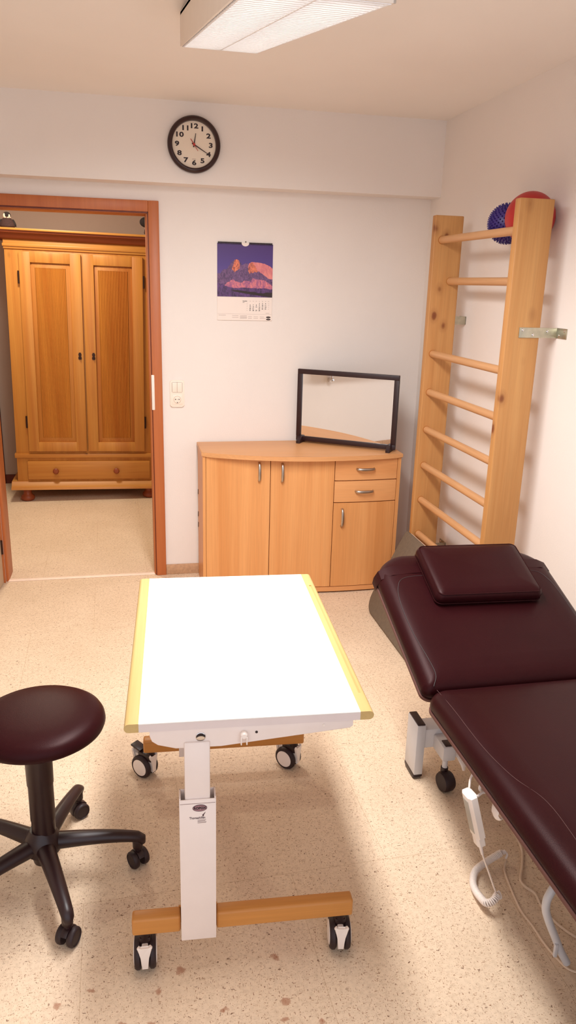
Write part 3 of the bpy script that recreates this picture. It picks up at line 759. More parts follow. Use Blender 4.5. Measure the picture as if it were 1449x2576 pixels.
for s, ya, yb in ((-1, -0.447, -0.404), (1, 0.329, 0.372)):
    b = B(); x0, x1 = -0.170, -0.083
    # hollow outer sleeve: front lip lower than the sides and back
    yi, yo = (ya, yb)
    add_box(b, (x0, yi, 0.098), (x1, yi+0.004, 0.512), 0.0012)
    add_box(b, (x0, yi+0.004, 0.098), (x0+0.004, yo, 0.514), 0.0012); add_box(b, (x1-0.004, yi+0.004, 0.098), (x1, yo, 0.514), 0.0012)
    add_box(b, (x0, yo-0.004, 0.098), (x1, yo, 0.514), 0.0012)
    add_box(b, (x0+0.004, yi+0.004, 0.098), (x1-0.004, yo-0.004, 0.485))
    oc = obj('outer_column', b, M['whitemetal'], tb)
    b = B(); add_box(b, (x0+0.0135, yi+0.0045, 0.47), (x1-0.0135, yo-0.006, 0.665), 0.004); obj('inner_column', b, M['whitemetal'], tb)
    if s < 0:
        xc = (x0+x1)/2
        MF = lambda x, z, y=-0.4472: Mloc(x, y, z) @ Mrot(PI/2, 'X')
        b = B(); add_box(b, (x0+0.002, yi-0.0006, 0.5015), (x1-0.002, yi+0.001, 0.5025)); obj('fold_line', b, M['greyink'], oc, smooth=0)
        b = B(); add_lathe(b, [(0.0172, 0), (0.0172, 0.0006), (0, 0.0006)], 40, MF(xc+0.005, 0.489), sy=0.55); bd = obj('oval_badge', b, M['badgedark'], oc, smooth=0)
        b = B(); add_lathe(b, [(0.0160, 0.0004), (0.0160, 0.0009), (0, 0.0009)], 40, MF(xc+0.005, 0.489), sy=0.50); obj('badge_field', b, M['badge'], bd, smooth=0)
        b = B(); add_text(b, 'ROPOX', 0.0092, MF(xc+0.005, 0.489, -0.4482), 0.0003, sx=0.92)
        obj('badge_lettering', b, M['ink'], bd, smooth=0)
        b = B(); add_text(b, 'Thomashilfen', 0.0088, MF(xc-0.001, 0.4615), 0.00006, sx=0.80)
        pts = [(0.006, 0.4645), (0.0045, 0.4695), (0.0075, 0.4720), (0.0125, 0.4775), (0.0110, 0.4735), (0.0088, 0.4700), (0.0078, 0.4650)]
        add_prism(b, [(xc+0.006+x, z) for x, z in reversed(pts)], 0.4472, 0.4476, Mrot(PI/2, 'X'))
        obj('printed_lettering', b, M['badgedark'], oc, smooth=0)
        b = B()
        for i, ln_ in enumerate((0.020, 0.018, 0.021, 0.020)):
            z = 0.4550 - i*0.0028; add_box(b, (xc-0.0005, -0.4476, z), (xc-0.0005+ln_, -0.447, z+0.0008))
        obj('printed_small_lines', b, M['greyink'], oc, smooth=0)
for y0, y1 in ((-0.436, -0.398), (0.338, 0.376)):
    b = B()
    if y0 < 0:
        add_box(b, (-0.292, y0, 0.113), (-0.171, y1, 0.163), 0.007, seg=3); add_box(b, (-0.176, -0.403, 0.113), (-0.078, y1, 0.163)); add_box(b, (-0.082, y0, 0.113), (0.272, y1, 0.163), 0.007, seg=3)
    else: 
        add_box(b, (-0.292, y0, 0.113), (0.272, y1, 0.163), 0.007, seg=3)
    obj('base_beam', b, M['beam'], tb)

def table_castor(x, y, yaw, pedal=False, trail=0.0):
    M0 = Mloc(x, y, 0) @ Mrot(yaw, 'Z'); R = 0.042; MM = M0 @ Mloc(0, trail, 0)
    b = B()
    add_lathe(b, [(0.014, 0.088), (0.014, 0.114)], 20, M0)
    add_box(b, (-0.015, -0.014-trail, 0.070), (0.015, 0.020, 0.096), 0.006, MM)
    cs = obj('castor', b, M['blackplastic'], tb)
    for s in (-1, 1):
        MW = MM @ Mloc(s*0.018, 0, R) @ Mrot(s*PI/2, 'Y')
        b = B(); add_lathe(b, [(0.028, -0.008), (0.036, -0.009), (R, -0.004), (R, 0.003), (0.038, 0.0085), (0.030, 0.0095), (0.0, 0.0075)], 40, MW); w = obj('wheel', b, M['tyre'], cs)
        b = B(); add_lathe(b, [(0.0305, 0.008), (0.0300, 0.0105), (0.024, 0.0118), (0.0, 0.0122)], 36, MW); obj('hub_cap', b, M['whiteplastic'], w)
    b = B()
    for s in (-1, 1):       # pale fork plate following the wheel on both sides
        o = [(-0.0085, 0.030), (0.0085, 0.030), (0.0085, 0.066), (0.019, 0.094), (0.014, 0.101), (0.010, 0.094), (-0.010, 0.094), (-0.014, 0.101), (-0.019, 0.094), (-0.0085, 0.066)]
        add_prism(b, o, 0.038, 0.046, MM @ Mrot(0 if s < 0 else PI, 'Z') @ Mrot(PI/2, 'X'), 0.002)
    add_box(b, (-0.008, -0.040, 0.030), (0.008, 0.040, 0.080), 0.003, MM)
    obj('fork', b, M['whiteplastic'], cs)
    if pedal:
        b = B(); add_box(b, (-0.017, 0.024, 0.082), (0.017, 0.070, 0.089), 0.002, MM @ Mloc(0, 0, 0.012) @ Mrot(math.radians(12), 'X')); obj('brake_pedal', b, M['blackplastic'], cs)
table_castor(-0.262, -0.412, 0.02)
table_castor(0.244, -0.412, -0.10)
table_castor(-0.268, 0.362, math.radians(48), True, 0.030)
table_castor(0.240, 0.362, math.radians(46), False, 0.024)

# ------------------------------------------------------------------ stool
st = thing('rolling_stool', 'black round rolling stool with five castors at the left edge', 'stool', (-0.284, -2.378, 0))
b = B()
add_lathe(b, [(0.06, 0.490), (0.152, 0.491), (0.166, 0.494), (0.174, 0.500), (0.1775, 0.510), (0.176, 0.520), (0.170, 0.531), (0.156, 0.540), (0.13, 0.546), (0.09, 0.5495), (0.04, 0.551), (0.0, 0.551)], 72, Mloc(0.016, 0.0, 0))
seat = obj('seat', b, M['leather'], st, smooth=60)
b = B()
add_lathe(b, [(0.150, 0.484), (0.155, 0.487), (0.155, 0.493)], 60, Mloc(0.016, 0, 0)); obj('seat_base', b, M['blackplastic'], seat)
b = B()
add_lathe(b, [(0.033, 0.118), (0.033, 0.2), (0.0345, 0.205), (0.0345, 0.318), (0.0365, 0.322), (0.0375, 0.420), (0.040, 0.428), (0.041, 0.440), (0.037, 0.452), (0.040, 0.480)], 40, Mloc(0.006, 0, 0))
obj('gas_column', b, M['blackplastic'], st)
b = B(); add_lathe(b, [(0.020, 0.055), (0.028, 0.06), (0.034, 0.085), (0.050, 0.10), (0.052, 0.130), (0.044, 0.150), (0.035, 0.165), (0.033, 0.17)], 40); hub = obj('base_hub', b, M['blackplastic'], st)
RB = 0.268
for k in range(5):
    a = math.radians(72*k); ca, sa = math.cos(a), math.sin(a)
    b = B(); pts = []; rr = []
    for i in range(15):
        s = i/14; r = 0.03 + (RB-0.03)*s
        z = 0.122 - 0.004*s - 0.016*s**3
        pts.append((r*ca, r*sa, z)); rr.append(0.030 - 0.011*s)
    pts += [((RB+0.012)*ca, (RB+0.012)*sa, 0.094), ((RB+0.014)*ca, (RB+0.014)*sa, 0.080)]; rr += [0.0175, 0.012]
    add_tube(b, pts, rr, 16, flat=(0.92, 0.8), up=(0, 0, 1))
    add_lathe(b, [(0.012, 0.062), (0.015, 0.066), (0.015, 0.09), (0.012, 0.1)], 18, Mloc(RB*ca, RB*sa, 0))
    obj('leg', b, M['blackplastic'], st, smooth=60)
    yaw = a + (0.55, 0.9, 0.3, 1.9, 0.75)[k]
    MM = Mloc(RB*ca, RB*sa, 0) @ Mrot(yaw, 'Z')
    b = B()
    add_lathe(b, [(0.009, 0.045), (0.009, 0.075)], 14, MM)
    # hood
    pts = []
    for i in range(13):
        t_ = math.radians(-25 + 175*i/12); pts.append((0, 0.028*math.cos(t_) , 0.027 + 0.028*math.sin(t_)))
    for p, q in zip(pts, pts[1:]):
        pass
    add_prism(b, [(p[1]*1.02, p[2]) for p in pts] , -0.010, 0.010, MM @ Matrix(((0, 0, 1, 0), (1, 0, 0, 0), (0, 1, 0, 0), (0, 0, 0, 1))), 0.002)
    cs = obj('castor', b, M['blackplastic'], st)
    for s in (-1, 1):
        b = B(); add_lathe(b, [(0.019, -0.009), (0.0245, -0.008), (0.0265, -0.003), (0.0265, 0.004), (0.024, 0.0085), (0.0215, 0.0095), (0.0205, 0.0075), (0.0, 0.0085)], 30, MM @ Mloc(s*0.0165, 0, 0.0265) @ Mrot(s*PI/2, 'Y'))
        obj('wheel', b, M['tyre'], cs)

# ------------------------------------------------------------------ treatment couch
co = thing('treatment_couch', 'dark brown leather treatment couch with its head section raised', 'couch', (1.157, -2.9, 0))
BX0, BX1, BY, BZ = 0.830, 1.484, -2.425, 0.490
CUSH = [(0.012, 0.0), (0.003, 0.004), (0.0, 0.014), (0.002, 0.028), (0.009, 0.040), (0.021, 0.050), (0.040, 0.0575), (0.065, 0.0615), (0.10, 0.0635)]
def foot_ring(i):
    return [(x, y) for x, y in rrect(BX0+i, BX1-i, -3.95+i, BY-0.012-i, tuple(max(r-i*0.9, 0.012) for r in (0.10, 0.10, 0.055, 0.055)), 10)]
b = B(); add_cushion(b, foot_ring, CUSH, Mloc(0, 0, BZ+0.012)); fs = obj('leg_section', b, M['leather'], co, world=True, smooth=70)
b = B(); add_prism(b, foot_ring(-0.001), 0.006, 0.0135, Mloc(0, 0, BZ), 0.002); obj('base_board', b, M['board'], co, world=True)
# head section, local: y 0 at hinge -> far
HL = 0.635; HA = math.radians(20.4)
MH = Mloc(0, BY, BZ+0.012) @ Mrot(HA, 'X')
def head_ring(i):
    o = []
    xc, hwid = (BX0+BX1)/2, (BX1-BX0)/2
    for x, y in rrect(BX0+i, BX1-i, 0.0+i, HL-0.03-i, tuple(max(r-i*0.9, 0.012) for r in (0.03, 0.03, 0.115, 0.115)), 12):
        s = max(0.0, (y-0.42)/(HL-0.45)); 
        o.append((x, y + 0.030*s*(1-((x-xc)/hwid)**2)))
    return o
b = B(); add_cushion(b, head_ring, CUSH, MH); hs = obj('head_section', b, M['leather'], co, world=True, smooth=70)
b = B(); add_prism(b, head_ring(-0.001), -0.007, 0.0015, MH, 0.002); obj('head_base_board', b, M['board'], co, world=True)
# stitched seams
def cz(i):
    for (i0, z0), (i1, z1) in zip(CUSH[2:], CUSH[3:]):
        if i0 <= i <= i1: return z0 + (z1-z0)*(i-i0)/(i1-i0)
    return CUSH[-1][1]
def seam(bm, pts, MM, r=0.0014): add_tube(bm, [MM @ Vector(p) for p in smooth_path(pts, 8)], r, 6)
b = B()
for s in (0, 1):
    f = (lambda x: x) if s == 0 else (lambda x: BX0+BX1-x)
    seam(b, [(f(BX0+0.030), 0.012, cz(0.020)), (f(BX0+0.047), 0.05, cz(0.047)), (f(BX0+0.044), 0.12, cz(0.044)), (f(BX0+0.034), 0.22, cz(0.034)), (f(BX0+0.033), 0.34, cz(0.033)), (f(BX0+0.046), 0.43, cz(0.046)), (f(BX0+0.085), 0.475, cz(0.085)), (f(BX0+0.20), 0.480, cz(0.2))], MH)
seam(b, [(BX0+0.19, 0.480, cz(0.2)), (BX1-0.19, 0.480, cz(0.2))], MH)
obj('stitched_seam', b, M['seam'], hs, world=True)
b = B()
MFt = Mloc(0, 0, BZ+0.012)
seam(b, [(BX0+0.030, -2.455, cz(0.025)), (BX0+0.033, -2.56, cz(0.033)), (BX0+0.034, -2.75, cz(0.034)), (BX0+0.048, -2.88, cz(0.048)), (BX0+0.078, -2.98, cz(0.078)), (BX0+0.076, -3.10, cz(0.076)), (BX0+0.06, -3.25, cz(0.06))], MFt, 0.0007)
obj('stitched_seam', b, M['thread'], fs, world=True, label='pale stitched seam')
# under frame
b = B()
for x in (0.985, 1.31):
    add_box(b, (x, -3.80, BZ-0.045), (x+0.04, -2.47, BZ-0.001), 0.004)
add_box(b, (0.985, -2.52, BZ-0.045), (1.35, -2.47, BZ-0.001), 0.004); add_box(b, (0.985, -3.80, BZ-0.045), (1.35, -3.75, BZ-0.001), 0.004)
obj('upper_frame', b, M['greymetal'], co, world=True)
for x in (1.06, 1.26):
    b = B(); add_box(b, (-0.02, 0.02, -0.042), (0.02, 0.5, -0.012), 0.003, MH @ Mloc(x, 0, 0)); obj('head_support', b, M['greymetal'], co, world=True)
b = B()
add_box(b, (1.255, -3.55, 0.120), (1.325, -2.05, 0.185), 0.004)
obj('base_rail', b, M['greymetal'], co, world=True)
for y0, y1 in ((-3.45, -2.85), (-2.95, -2.45)):
    b = B(); add_tube(b, [(1.285, y0, 0.16), (1.285, y1, BZ-0.02)], 0.028, 4); obj('lifting_arm', b, M['greymetal'], co, world=True)
b = B(); add_box(b, (0.96, -3.78, 0.07), (1.42, -3.36, 0.435), 0.012); obj('light_block_box', b, M['blackplastic'], co, world=True)  # unseen box added to block front light and darken the floor under the couch
def base_foot(yc):
    b = B(); add_box(b, (0.984, yc-0.045, 0.125), (1.42, yc+0.030, 0.198), 0.003); obj('crossbar', b, M['greymetal'], co, world=True)
    for x in (0.952, 1.42):
        b = B(); add_box(b, (x, yc-0.050, 0.020), (x+0.032, yc+0.045, 0.218), 0.003); p = obj('upright', b, M['greymetal'], co, world=True)
        b = B(); add_box(b, (x+0.002, yc-0.047, 0.2165), (x+0.030, yc+0.042, 0.222), 0.002); obj('end_cap', b, M['blackplastic'], p, world=True)
        b = B(); add_prism(b, [(yc-0.046, 0.024), (yc-0.049, 0.012), (yc-0.035, 0.0), (yc+0.030, 0.0), (yc+0.046, 0.012), (yc+0.043, 0.024)], x-0.001, x+0.033, Matrix(((0, 0, 1, 0), (1, 0, 0, 0), (0, 1, 0, 0), (0, 0, 0, 1))), 0.004)
        obj('rubber_foot', b, M['blackplastic'], p, world=True)
    for x in (1.052, 1.37):
        b = B()
        add_box(b, (x-0.036, yc-0.135, 0.125), (x+0.012, yc-0.044, 0.180), 0.006)
        add_tube(b, [(x-0.012, yc-0.105, 0.06), (x-0.012, yc-0.105, 0.13)], 0.010, 14)
        c = obj('castor', b, M['greymetal'], co, world=True)
        b = B(); add_box(b, (x-0.026, yc-0.128, 0.176), (x+0.008, yc-0.090, 0.183), 0.002); add_lathe(b, [(0.013, 0.066), (0.013, 0.084)], 16, Mloc(x-0.012, yc-0.105, 0)); obj('castor_cap', b, M['blackplastic'], c, world=True)
        b = B(); add_lathe(b, [(0.022, -0.022), (0.032, -0.020), (0.036, -0.012), (0.036, 0.012), (0.032, 0.020), (0.022, 0.022)], 36, Mloc(x-0.010, yc-0.120, 0.036) @ Mrot(math.radians(12), 'Z') @ Mrot(PI/2, 'Y')); obj('wheel', b, M['tyre'], c, world=True)
        b = B(); add_tube(b, [(x+0.012, yc-0.11, 0.142), (x+0.028, yc-0.125, 0.136), (x+0.036, yc-0.15, 0.115), (x+0.036, yc-0.155, 0.098)], [0.008, 0.010, 0.009, 0.005], 10, flat=(1.3, 0.7)); obj('brake_lever', b, M['whiteplastic'], c, world=True)
base_foot(-2.082); base_foot(-3.50)
b = B()
bar = [(1.16, -2.90, 0.282), (1.03, -2.92, 0.262), (0.992, -2.93, 0.235), (0.988, -2.93, 0.195), (1.003, -2.93, 0.150), (1.028, -2.93, 0.095), (1.045, -2.935, 0.055), (1.066, -2.94, 0.016)]
add_tube(b, smooth_path(bar, 6), 0.0105, 14)
add_tube(b, [(1.16, -2.90, 0.282), (1.29, -2.88, 0.29)], 0.0105, 14)
add_box(b, (1.022, -2.945, 0.045), (1.032, -2.937, 0.085), 0.002)
obj('foot_control_bar', b, M['greymetal'], co, world=True, label='bent pale foot control bar')
# hand control hook under the board
b = B()
add_tube(b, smooth_path([(0.90, -2.77, 0.470), (0.862, -2.772, 0.462), (0.856, -2.774, 0.447), (0.870, -2.776, 0.440)], 6), 0.004, 8)
obj('hook', b, M['whiteplastic'], co, world=True); b = B()
add_tube(b, smooth_path([(0.90, -2.84, 0.470), (0.868, -2.845, 0.455), (0.862, -2.852, 0.432), (0.872, -2.856, 0.418), (0.886, -2.852, 0.425)], 6), [0.010]*12+[0.008]*12+[0.004], 8, flat=(1.2, 0.35))
obj('hook', b, M['whiteplastic'], co, world=True)

# head pillow; the strap goes round the head section
pw = thing('head_pillow', 'dark leather head pillow lying on the raised end of the couch', 'pillow', tuple(MH @ Vector((1.18, 0.43, 0.064))))
MP = MH @ Mloc(1.166, 0.452, 0.0675) @ Mrot(math.radians(-1.5), 'Z')
def pil_ring(i): return rrect(-0.190+i, 0.190-i, -0.132+i, 0.132-i, max(0.024-i*0.6, 0.008), 6)
PIL = [(0.016, 0.0), (0.005, 0.004), (0.0, 0.014), (0.0, 0.026), (0.004, 0.038), (0.014, 0.046), (0.034, 0.0505), (0.07, 0.053)]
b = B(); add_cushion(b, pil_ring, PIL, MP); pil = obj('cushion', b, M['leather2'], pw, world=True, smooth=60)
for z in (0.0075, 0.0415):
    o = pil_ring(0.0005 if z < 0.02 else 0.0075); b = B(); add_tube(b, [MP @ Vector((x, y, z)) for x, y in o + o[:1]], 0.0022, 6); obj('piping', b, M['leather2'], pil, world=True)
b = B()
ys = 0.515
prof = [(BX0-0.004, -0.013), (BX0-0.003, 0.012), (BX0+0.008, 0.042), (BX0+0.045, 0.0605), (BX0+0.12, 0.0655), ((BX0+BX1)/2, 0.0655), (BX1-0.12, 0.0655), (BX1-0.045, 0.0605), (BX1-0.008, 0.042), (BX1+0.003, 0.012), (BX1+0.004, -0.013)]
t = bmesh.new(); r0 = [t.verts.new(MH @ Vector((x, ys-0.022, z))) for x, z in prof]; r1 = [t.verts.new(MH @ Vector((x, ys+0.022, z+0.0005))) for x, z in prof]
for i in range(len(prof)-1): t.faces.new((r0[i], r0[i+1], r1[i+1], r1[i]))
merge(b, t); obj('pillow_strap', b, M['leather2'], co, world=True)

# hand control with coiled cable, hanging on the couch
hc = thing('hand_control', 'white hand control hanging on a coiled cable from the couch side', 'remote control', (0.845, -2.785, 0.30))
top, bot = Vector((0.822, -2.785, 0.448)), Vector((0.862, -2.795, 0.298))
ax = (top-bot).normalized(); sidev = Vector((0.10, -1.0, 0)); sidev = (sidev - ax*sidev.dot(ax)).normalized(); nv = ax.cross(sidev)
MHc = Matrix(((sidev.x, nv.x, ax.x, bot.x), (sidev.y, nv.y, ax.y, bot.y), (sidev.z, nv.z, ax.z, bot.z), (0, 0, 0, 1)))
ln = (top-bot).length
b = B()
hexo = [(-0.025, -0.008), (-0.014, -0.014), (0.014, -0.014), (0.025, -0.008), (0.025, 0.008), (0.014, 0.013), (-0.014, 0.013), (-0.025, 0.008)]
add_prism(b, hexo, 0.030, ln, MHc, 0.0015)
add_prism(b, [(x*0.68, y*0.9) for x, y in hexo], 0.0, 0.034, MHc, 0.0015)
hb = obj('handset', b, M['whiteplastic'], hc, world=True, smooth=30)
b = B(); add_box(b, (-0.0130, -0.0152, 0.045), (0.0130, -0.0138, ln-0.012), 0.0005, MHc); obj('keypad', b, M['keypad'], hb, world=True)
b = B(); add_lathe(b, [(0.0035, -0.036), (0.0042, -0.03), (0.0060, 0.0), (0.0060, 0.004)], 14, MHc); obj('strain_relief', b, M['coil'], hb, world=True)
b = B(); add_tube(b, smooth_path([(0.842, -2.79, 0.440), (0.858, -2.785, 0.446), (0.875, -2.785, 0.444), (0.89, -2.80, 0.452)], 6), 0.0035, 8); obj('hanging_loop', b, M['coil'], hb, world=True); b = B()
add_tube(b, smooth_path([(0.832, -2.762, 0.445), (0.842, -2.745, 0.462), (0.86, -2.735, 0.485)], 6), 0.003, 8)
obj('hanging_loop', b, M['coil'], hb, world=True)
cpath = smooth_path([(1.073, -2.556, 0.030), (1.020, -2.573, 0.022), (0.972, -2.598, 0.018), (0.946, -2.635, 0.017), (0.936, -2.669, 0.020), (0.934, -2.708, 0.028), (0.938, -2.737, 0.036), (0.955, -2.742, 0.046), (0.972, -2.730, 0.052)], 24)
b = B()
# helix around the path
acc = [0.0]
for p, q in zip(cpath, cpath[1:]): acc.append(acc[-1] + (q-p).length)
tot = acc[-1]; turns = 62; npt = turns*12; hp = []
def at(s):
    for i in range(len(acc)-1):
        if acc[i+1] >= s:
            f = (s-acc[i])/max(acc[i+1]-acc[i], 1e-9); return cpath[i].lerp(cpath[i+1], f), (cpath[i+1]-cpath[i]).normalized()
    return cpath[-1], (cpath[-1]-cpath[-2]).normalized()
u = Vector((0, 0, 1))
for k in range(npt+1):
    p, tv = at(tot*k/npt); u = (u - tv*u.dot(tv)).normalized(); w = tv.cross(u)
    a = 2*PI*turns*k/npt; hp.append(p + (u*math.cos(a) + w*math.sin(a))*0.0088)
add_tube(b, hp, 0.0024, 6)
obj('coiled_cable', b, M['coil'], hc, world=True, smooth=60)
b = B(); pe = MHc @ Vector((0, 0, -0.034))
add_tube(b, smooth_path([pe, pe.lerp(Vector((0.968, -2.728, 0.060)), 0.5) + Vector((-0.002, 0, 0.004)), (0.968, -2.728, 0.060), (0.980, -2.722, 0.056), (0.982, -2.735, 0.046), (0.972, -2.738, 0.044)], 6), 0.0026, 8)
obj('straight_cable', b, M['coil'], hc, world=True)
b = B(); add_tube(b, smooth_path([(1.066, -2.556, 0.030), (1.085, -2.548, 0.030), (1.095, -2.556, 0.022), (1.088, -2.562, 0.012)], 6), 0.0034, 8); add_lathe(b, [(0.006, -0.006), (0.007, 0), (0.006, 0.006)], 14, Mloc(1.086, -2.551, 0.027) @ Mrot(1.2, 'Y')); obj('cable_knot', b, M['coil'], hc, world=True)
# floor cables
b = B(); add_tube(b, smooth_path([(1.088, -2.566, 0.010), (1.066, -2.599, 0.004), (1.051, -2.668, 0.004), (1.040, -2.749, 0.004), (1.045, -2.806, 0.004), (1.047, -2.866, 0.004), (1.055, -2.913, 0.004), (1.066, -2.946, 0.004), (1.090, -2.965, 0.004), (1.14, -2.99, 0.004), (1.22, -3.06, 0.004)], 8), 0.0034, 8)
c1 = obj('power_cable', b, M['cable']); tag(c1, 'thin pale cable running along the floor beside the couch from the coil', 'cable')
b = B(); add_tube(b, smooth_path([(1.25, -2.42, 0.25), (1.12, -2.40, 0.10), (1.160, -2.45, 0.030), (1.163, -2.522, 0.006), (1.127, -2.593, 0.006), (1.092, -2.648, 0.010), (1.092, -2.678, 0.012), (1.108, -2.705, 0.010), (1.105, -2.753, 0.006), (1.12, -2.82, 0.005), (1.16, -2.88, 0.005), (1.23, -2.92, 0.005)], 8), 0.004, 8)
c2 = obj('power_cable', b, M['cable']); tag(c2, 'loose pale cable hanging under the couch behind the bent bar', 'cable')

# ------------------------------------------------------------------ wardrobe in the hallway
wr = thing('wardrobe', 'honey pine wardrobe with two reeded doors and a drawer in the hallway', 'wardrobe', (-0.325, 1.72, 0))
ROLL = Mrot(0.016, 'Y')
HWD, DEP = 0.535, 0.55
b = B()
add_box(b, (-HWD, 0.0, 0.14), (HWD, DEP, 1.93), 0.003, ROLL)
obj('body', b, M['honey'], wr)
b = B()
add_box(b, (-HWD-0.012, -0.014, 0.338), (HWD+0.012, DEP, 0.372), 0.004, ROLL)
obj('middle_moulding', b, M['honeyx'], wr)
b = B()
add_prism(b, [(-0.058, 0.095), (DEP, 0.095), (DEP, 0.150), (-0.006, 0.150), (-0.030, 0.122), (-0.052, 0.112)], -HWD-0.045, HWD+0.045, ROLL @ Matrix(((0, 0, 1, 0), (1, 0, 0, 0), (0, 1, 0, 0), (0, 0, 0, 1))))
obj('plinth_moulding', b, M['honeyx'], wr)
b = B()
add_box(b, (-HWD-0.004, -0.010, 1.868), (HWD+0.004, DEP, 1.932), 0.002, ROLL); add_box(b, (-HWD-0.010, -0.018, 1.884), (HWD+0.010, DEP, 1.905), 0.003, ROLL)
obj('frieze', b, M['honeyx'], wr)
b = B()
MQ = ROLL @ Matrix(((0, 0, 1, 0), (1, 0, 0, 0), (0, 1, 0, 0), (0, 0, 0, 1)))
add_prism(b, [(-0.020, 1.932), (DEP, 1.932), (DEP, 1.991), (-0.076, 1.991), (-0.072, 1.977), (-0.050, 1.966), (-0.036, 1.943)], -HWD-0.06, HWD+0.06, MQ)
cn = obj('cornice', b, M['cornice'], wr)
b = B(); add_box(b, (-HWD-0.075, -0.090, 1.991), (HWD+0.075, DEP, 2.006), 0.003, ROLL); obj('cornice_top', b, M['honeyx'], cn)
for s in (-1, 1):
    xa, xb = (-0.437, -0.006) if s < 0 else (0.006, 0.437)
    b = B(); z0, z1 = 0.392, 1.852; fwid = 0.078
    pz0_, pz1_ = z0+0.072, z1-0.072
    add_box(b, (xa, -0.024, z0), (xa+fwid, -0.001, z1), 0.003, ROLL); add_box(b, (xb-fwid, -0.024, z0), (xb, -0.001, z1), 0.003, ROLL)
    add_box(b, (xa+fwid-0.003, -0.024, z0), (xb-fwid+0.003, -0.001, pz0_), 0.002, ROLL); add_box(b, (xa+fwid-0.003, -0.024, pz1_), (xb-fwid+0.003, -0.001, z1), 0.002, ROLL)
    dr = obj('door', b, M['honey'], wr)
    # reeded raised panel
    b = B(); t = bmesh.new()
    qa, qb = xa+fwid+0.030, xb-fwid-0.030; nre = 19; cols = []
    for i in range(nre*6+1):
        x = qa + (qb-qa)*i/(nre*6); y = -0.0165 + 0.0030*math.cos(2*PI*i/6)
        cols.append((t.verts.new((x, y, pz0_+0.035)), t.verts.new((x, y, pz1_-0.035))))
    for p, q in zip(cols, cols[1:]): t.faces.new((p[0], q[0], q[1], p[1]))
    merge(b, t, ROLL)
    t = bmesh.new()
    o0 = [(xa+fwid, pz0_), (xb-fwid, pz0_), (xb-fwid, pz1_), (xa+fwid, pz1_)]; o1 = [(qa, pz0_+0.035), (qb, pz0_+0.035), (qb, pz1_-0.035), (qa, pz1_-0.035)]
    va = [t.verts.new((x, -0.006, z)) for x, z in o0]; vb = [t.verts.new((x, -0.0165, z)) for x, z in o1]
    for i in range(4): t.faces.new((va[i], va[(i+1) % 4], vb[(i+1) % 4], vb[i]))
    merge(b, t, ROLL)
    obj('reeded_panel', b, M['honeyp'], dr, smooth=50)
    b = B(); xk = (xb-0.028) if s < 0 else (xa+0.060)
    add_prism(b, [(xk-0.010, 1.098), (xk+0.010, 1.098), (xk+0.013, 1.112), (xk+0.008, 1.122), (xk+0.012, 1.136), (xk+0.006, 1.150), (xk-0.006, 1.150), (xk-0.012, 1.136), (xk-0.008, 1.122), (xk-0.013, 1.112)], 0.024, 0.028, ROLL @ Mrot(PI/2, 'X'), 0.0)
    add_lathe(b, [(0.005, 0.028), (0.006, 0.045), (0, 0.047)], 12, ROLL @ Mloc(xk, 0, 1.118) @ Mrot(PI/2, 'X'))
    obj('key_plate', b, M['darkmetal'], dr)
    for zz in (0.575, 1.63):
        xx = xa-0.006 if s < 0 else xb+0.006
        b = B(); add_tube(b, [ROLL @ Vector((xx, -0.016, zz)), ROLL @ Vector((xx, -0.016, zz+0.09))], 0.008, 10); obj('hinge', b, M['darkmetal'], dr)
b = B(); add_box(b, (-0.455, -0.018, 0.168), (0.475, 0.0, 0.312), 0.003, ROLL); dw = obj('drawer', b, M['honeyx'], wr)
for x in (-0.245, 0.215):
    b = B(); add_lathe(b, [(0.012, 0.016), (0.010, 0.026), (0.022, 0.034), (0.023, 0.042), (0.016, 0.050), (0, 0.052)], 20, ROLL @ Mloc(x, 0, 0.238) @ Mrot(PI/2, 'X')); obj('knob', b, M['cornice'], dw)
for x in (-HWD+0.065, HWD-0.065):
    for y in (0.02, DEP-0.07):
        b = B(); add_lathe(b, [(0.034, 0.0), (0.048, 0.008), (0.054, 0.022), (0.050, 0.036), (0.036, 0.050), (0.030, 0.060), (0.034, 0.108)], 24, Mloc(x, y, 0)); obj('bun_foot', b, M['cornice'], wr)
# plush penguin on top
WT = 2.006
pg = thing('penguin_toy', 'small dark and white penguin toy standing on the left of the wardrobe top', 'toy', (-0.790, 1.695, WT+0.0078))
pg.scale = (0.80, 0.80, 0.76)
b = B()
prof = [(0.0, 0.0), (0.055, 0.0), (0.066, 0.012), (0.064, 0.035), (0.052, 0.062), (0.036, 0.080), (0.030, 0.088), (0.0, 0.092)]
add_lathe(b, prof, 28, Mloc(0, 0, 0), sy=0.8)
body = obj('body', b, M['plushdark'], pg)
b = B(); add_sphere(b, (0, 0, 0.108), 0.034, 0.032, 0.031); hd_ = obj('head', b, M['plushblack'], pg)
b = B(); add_lathe(b, [(0.026, 0.080), (0.034, 0.085), (0.032, 0.095), (0.024, 0.1)], 24, sy=0.9); obj('collar', b, M['plushwhite'], pg, label='white collar')
b = B()
add_sphere(b, (-0.018, -0.020, 0.104), 0.012, 0.012, 0.021, Mloc(0, 0, 0) @ Mrot(0.0, 'Y')); obj('cheek_patch', b, M['plushwhite'], hd_, label='white cheek patch'); b = B()
add_sphere(b, (0.022, -0.018, 0.100), 0.009, 0.012, 0.018)
obj('cheek_patch', b, M['plushwhite'], hd_, label='white cheek patch')
b = B(); t = bmesh.new(); bmesh.ops.create_cone(t, cap_ends=True, segments=12, radius1=0.012, radius2=0.001, depth=0.03)
merge(b, t, Mloc(0.006, -0.042, 0.100) @ Mrot(math.radians(110), 'X')); obj('beak', b, M['plushblack'], hd_)
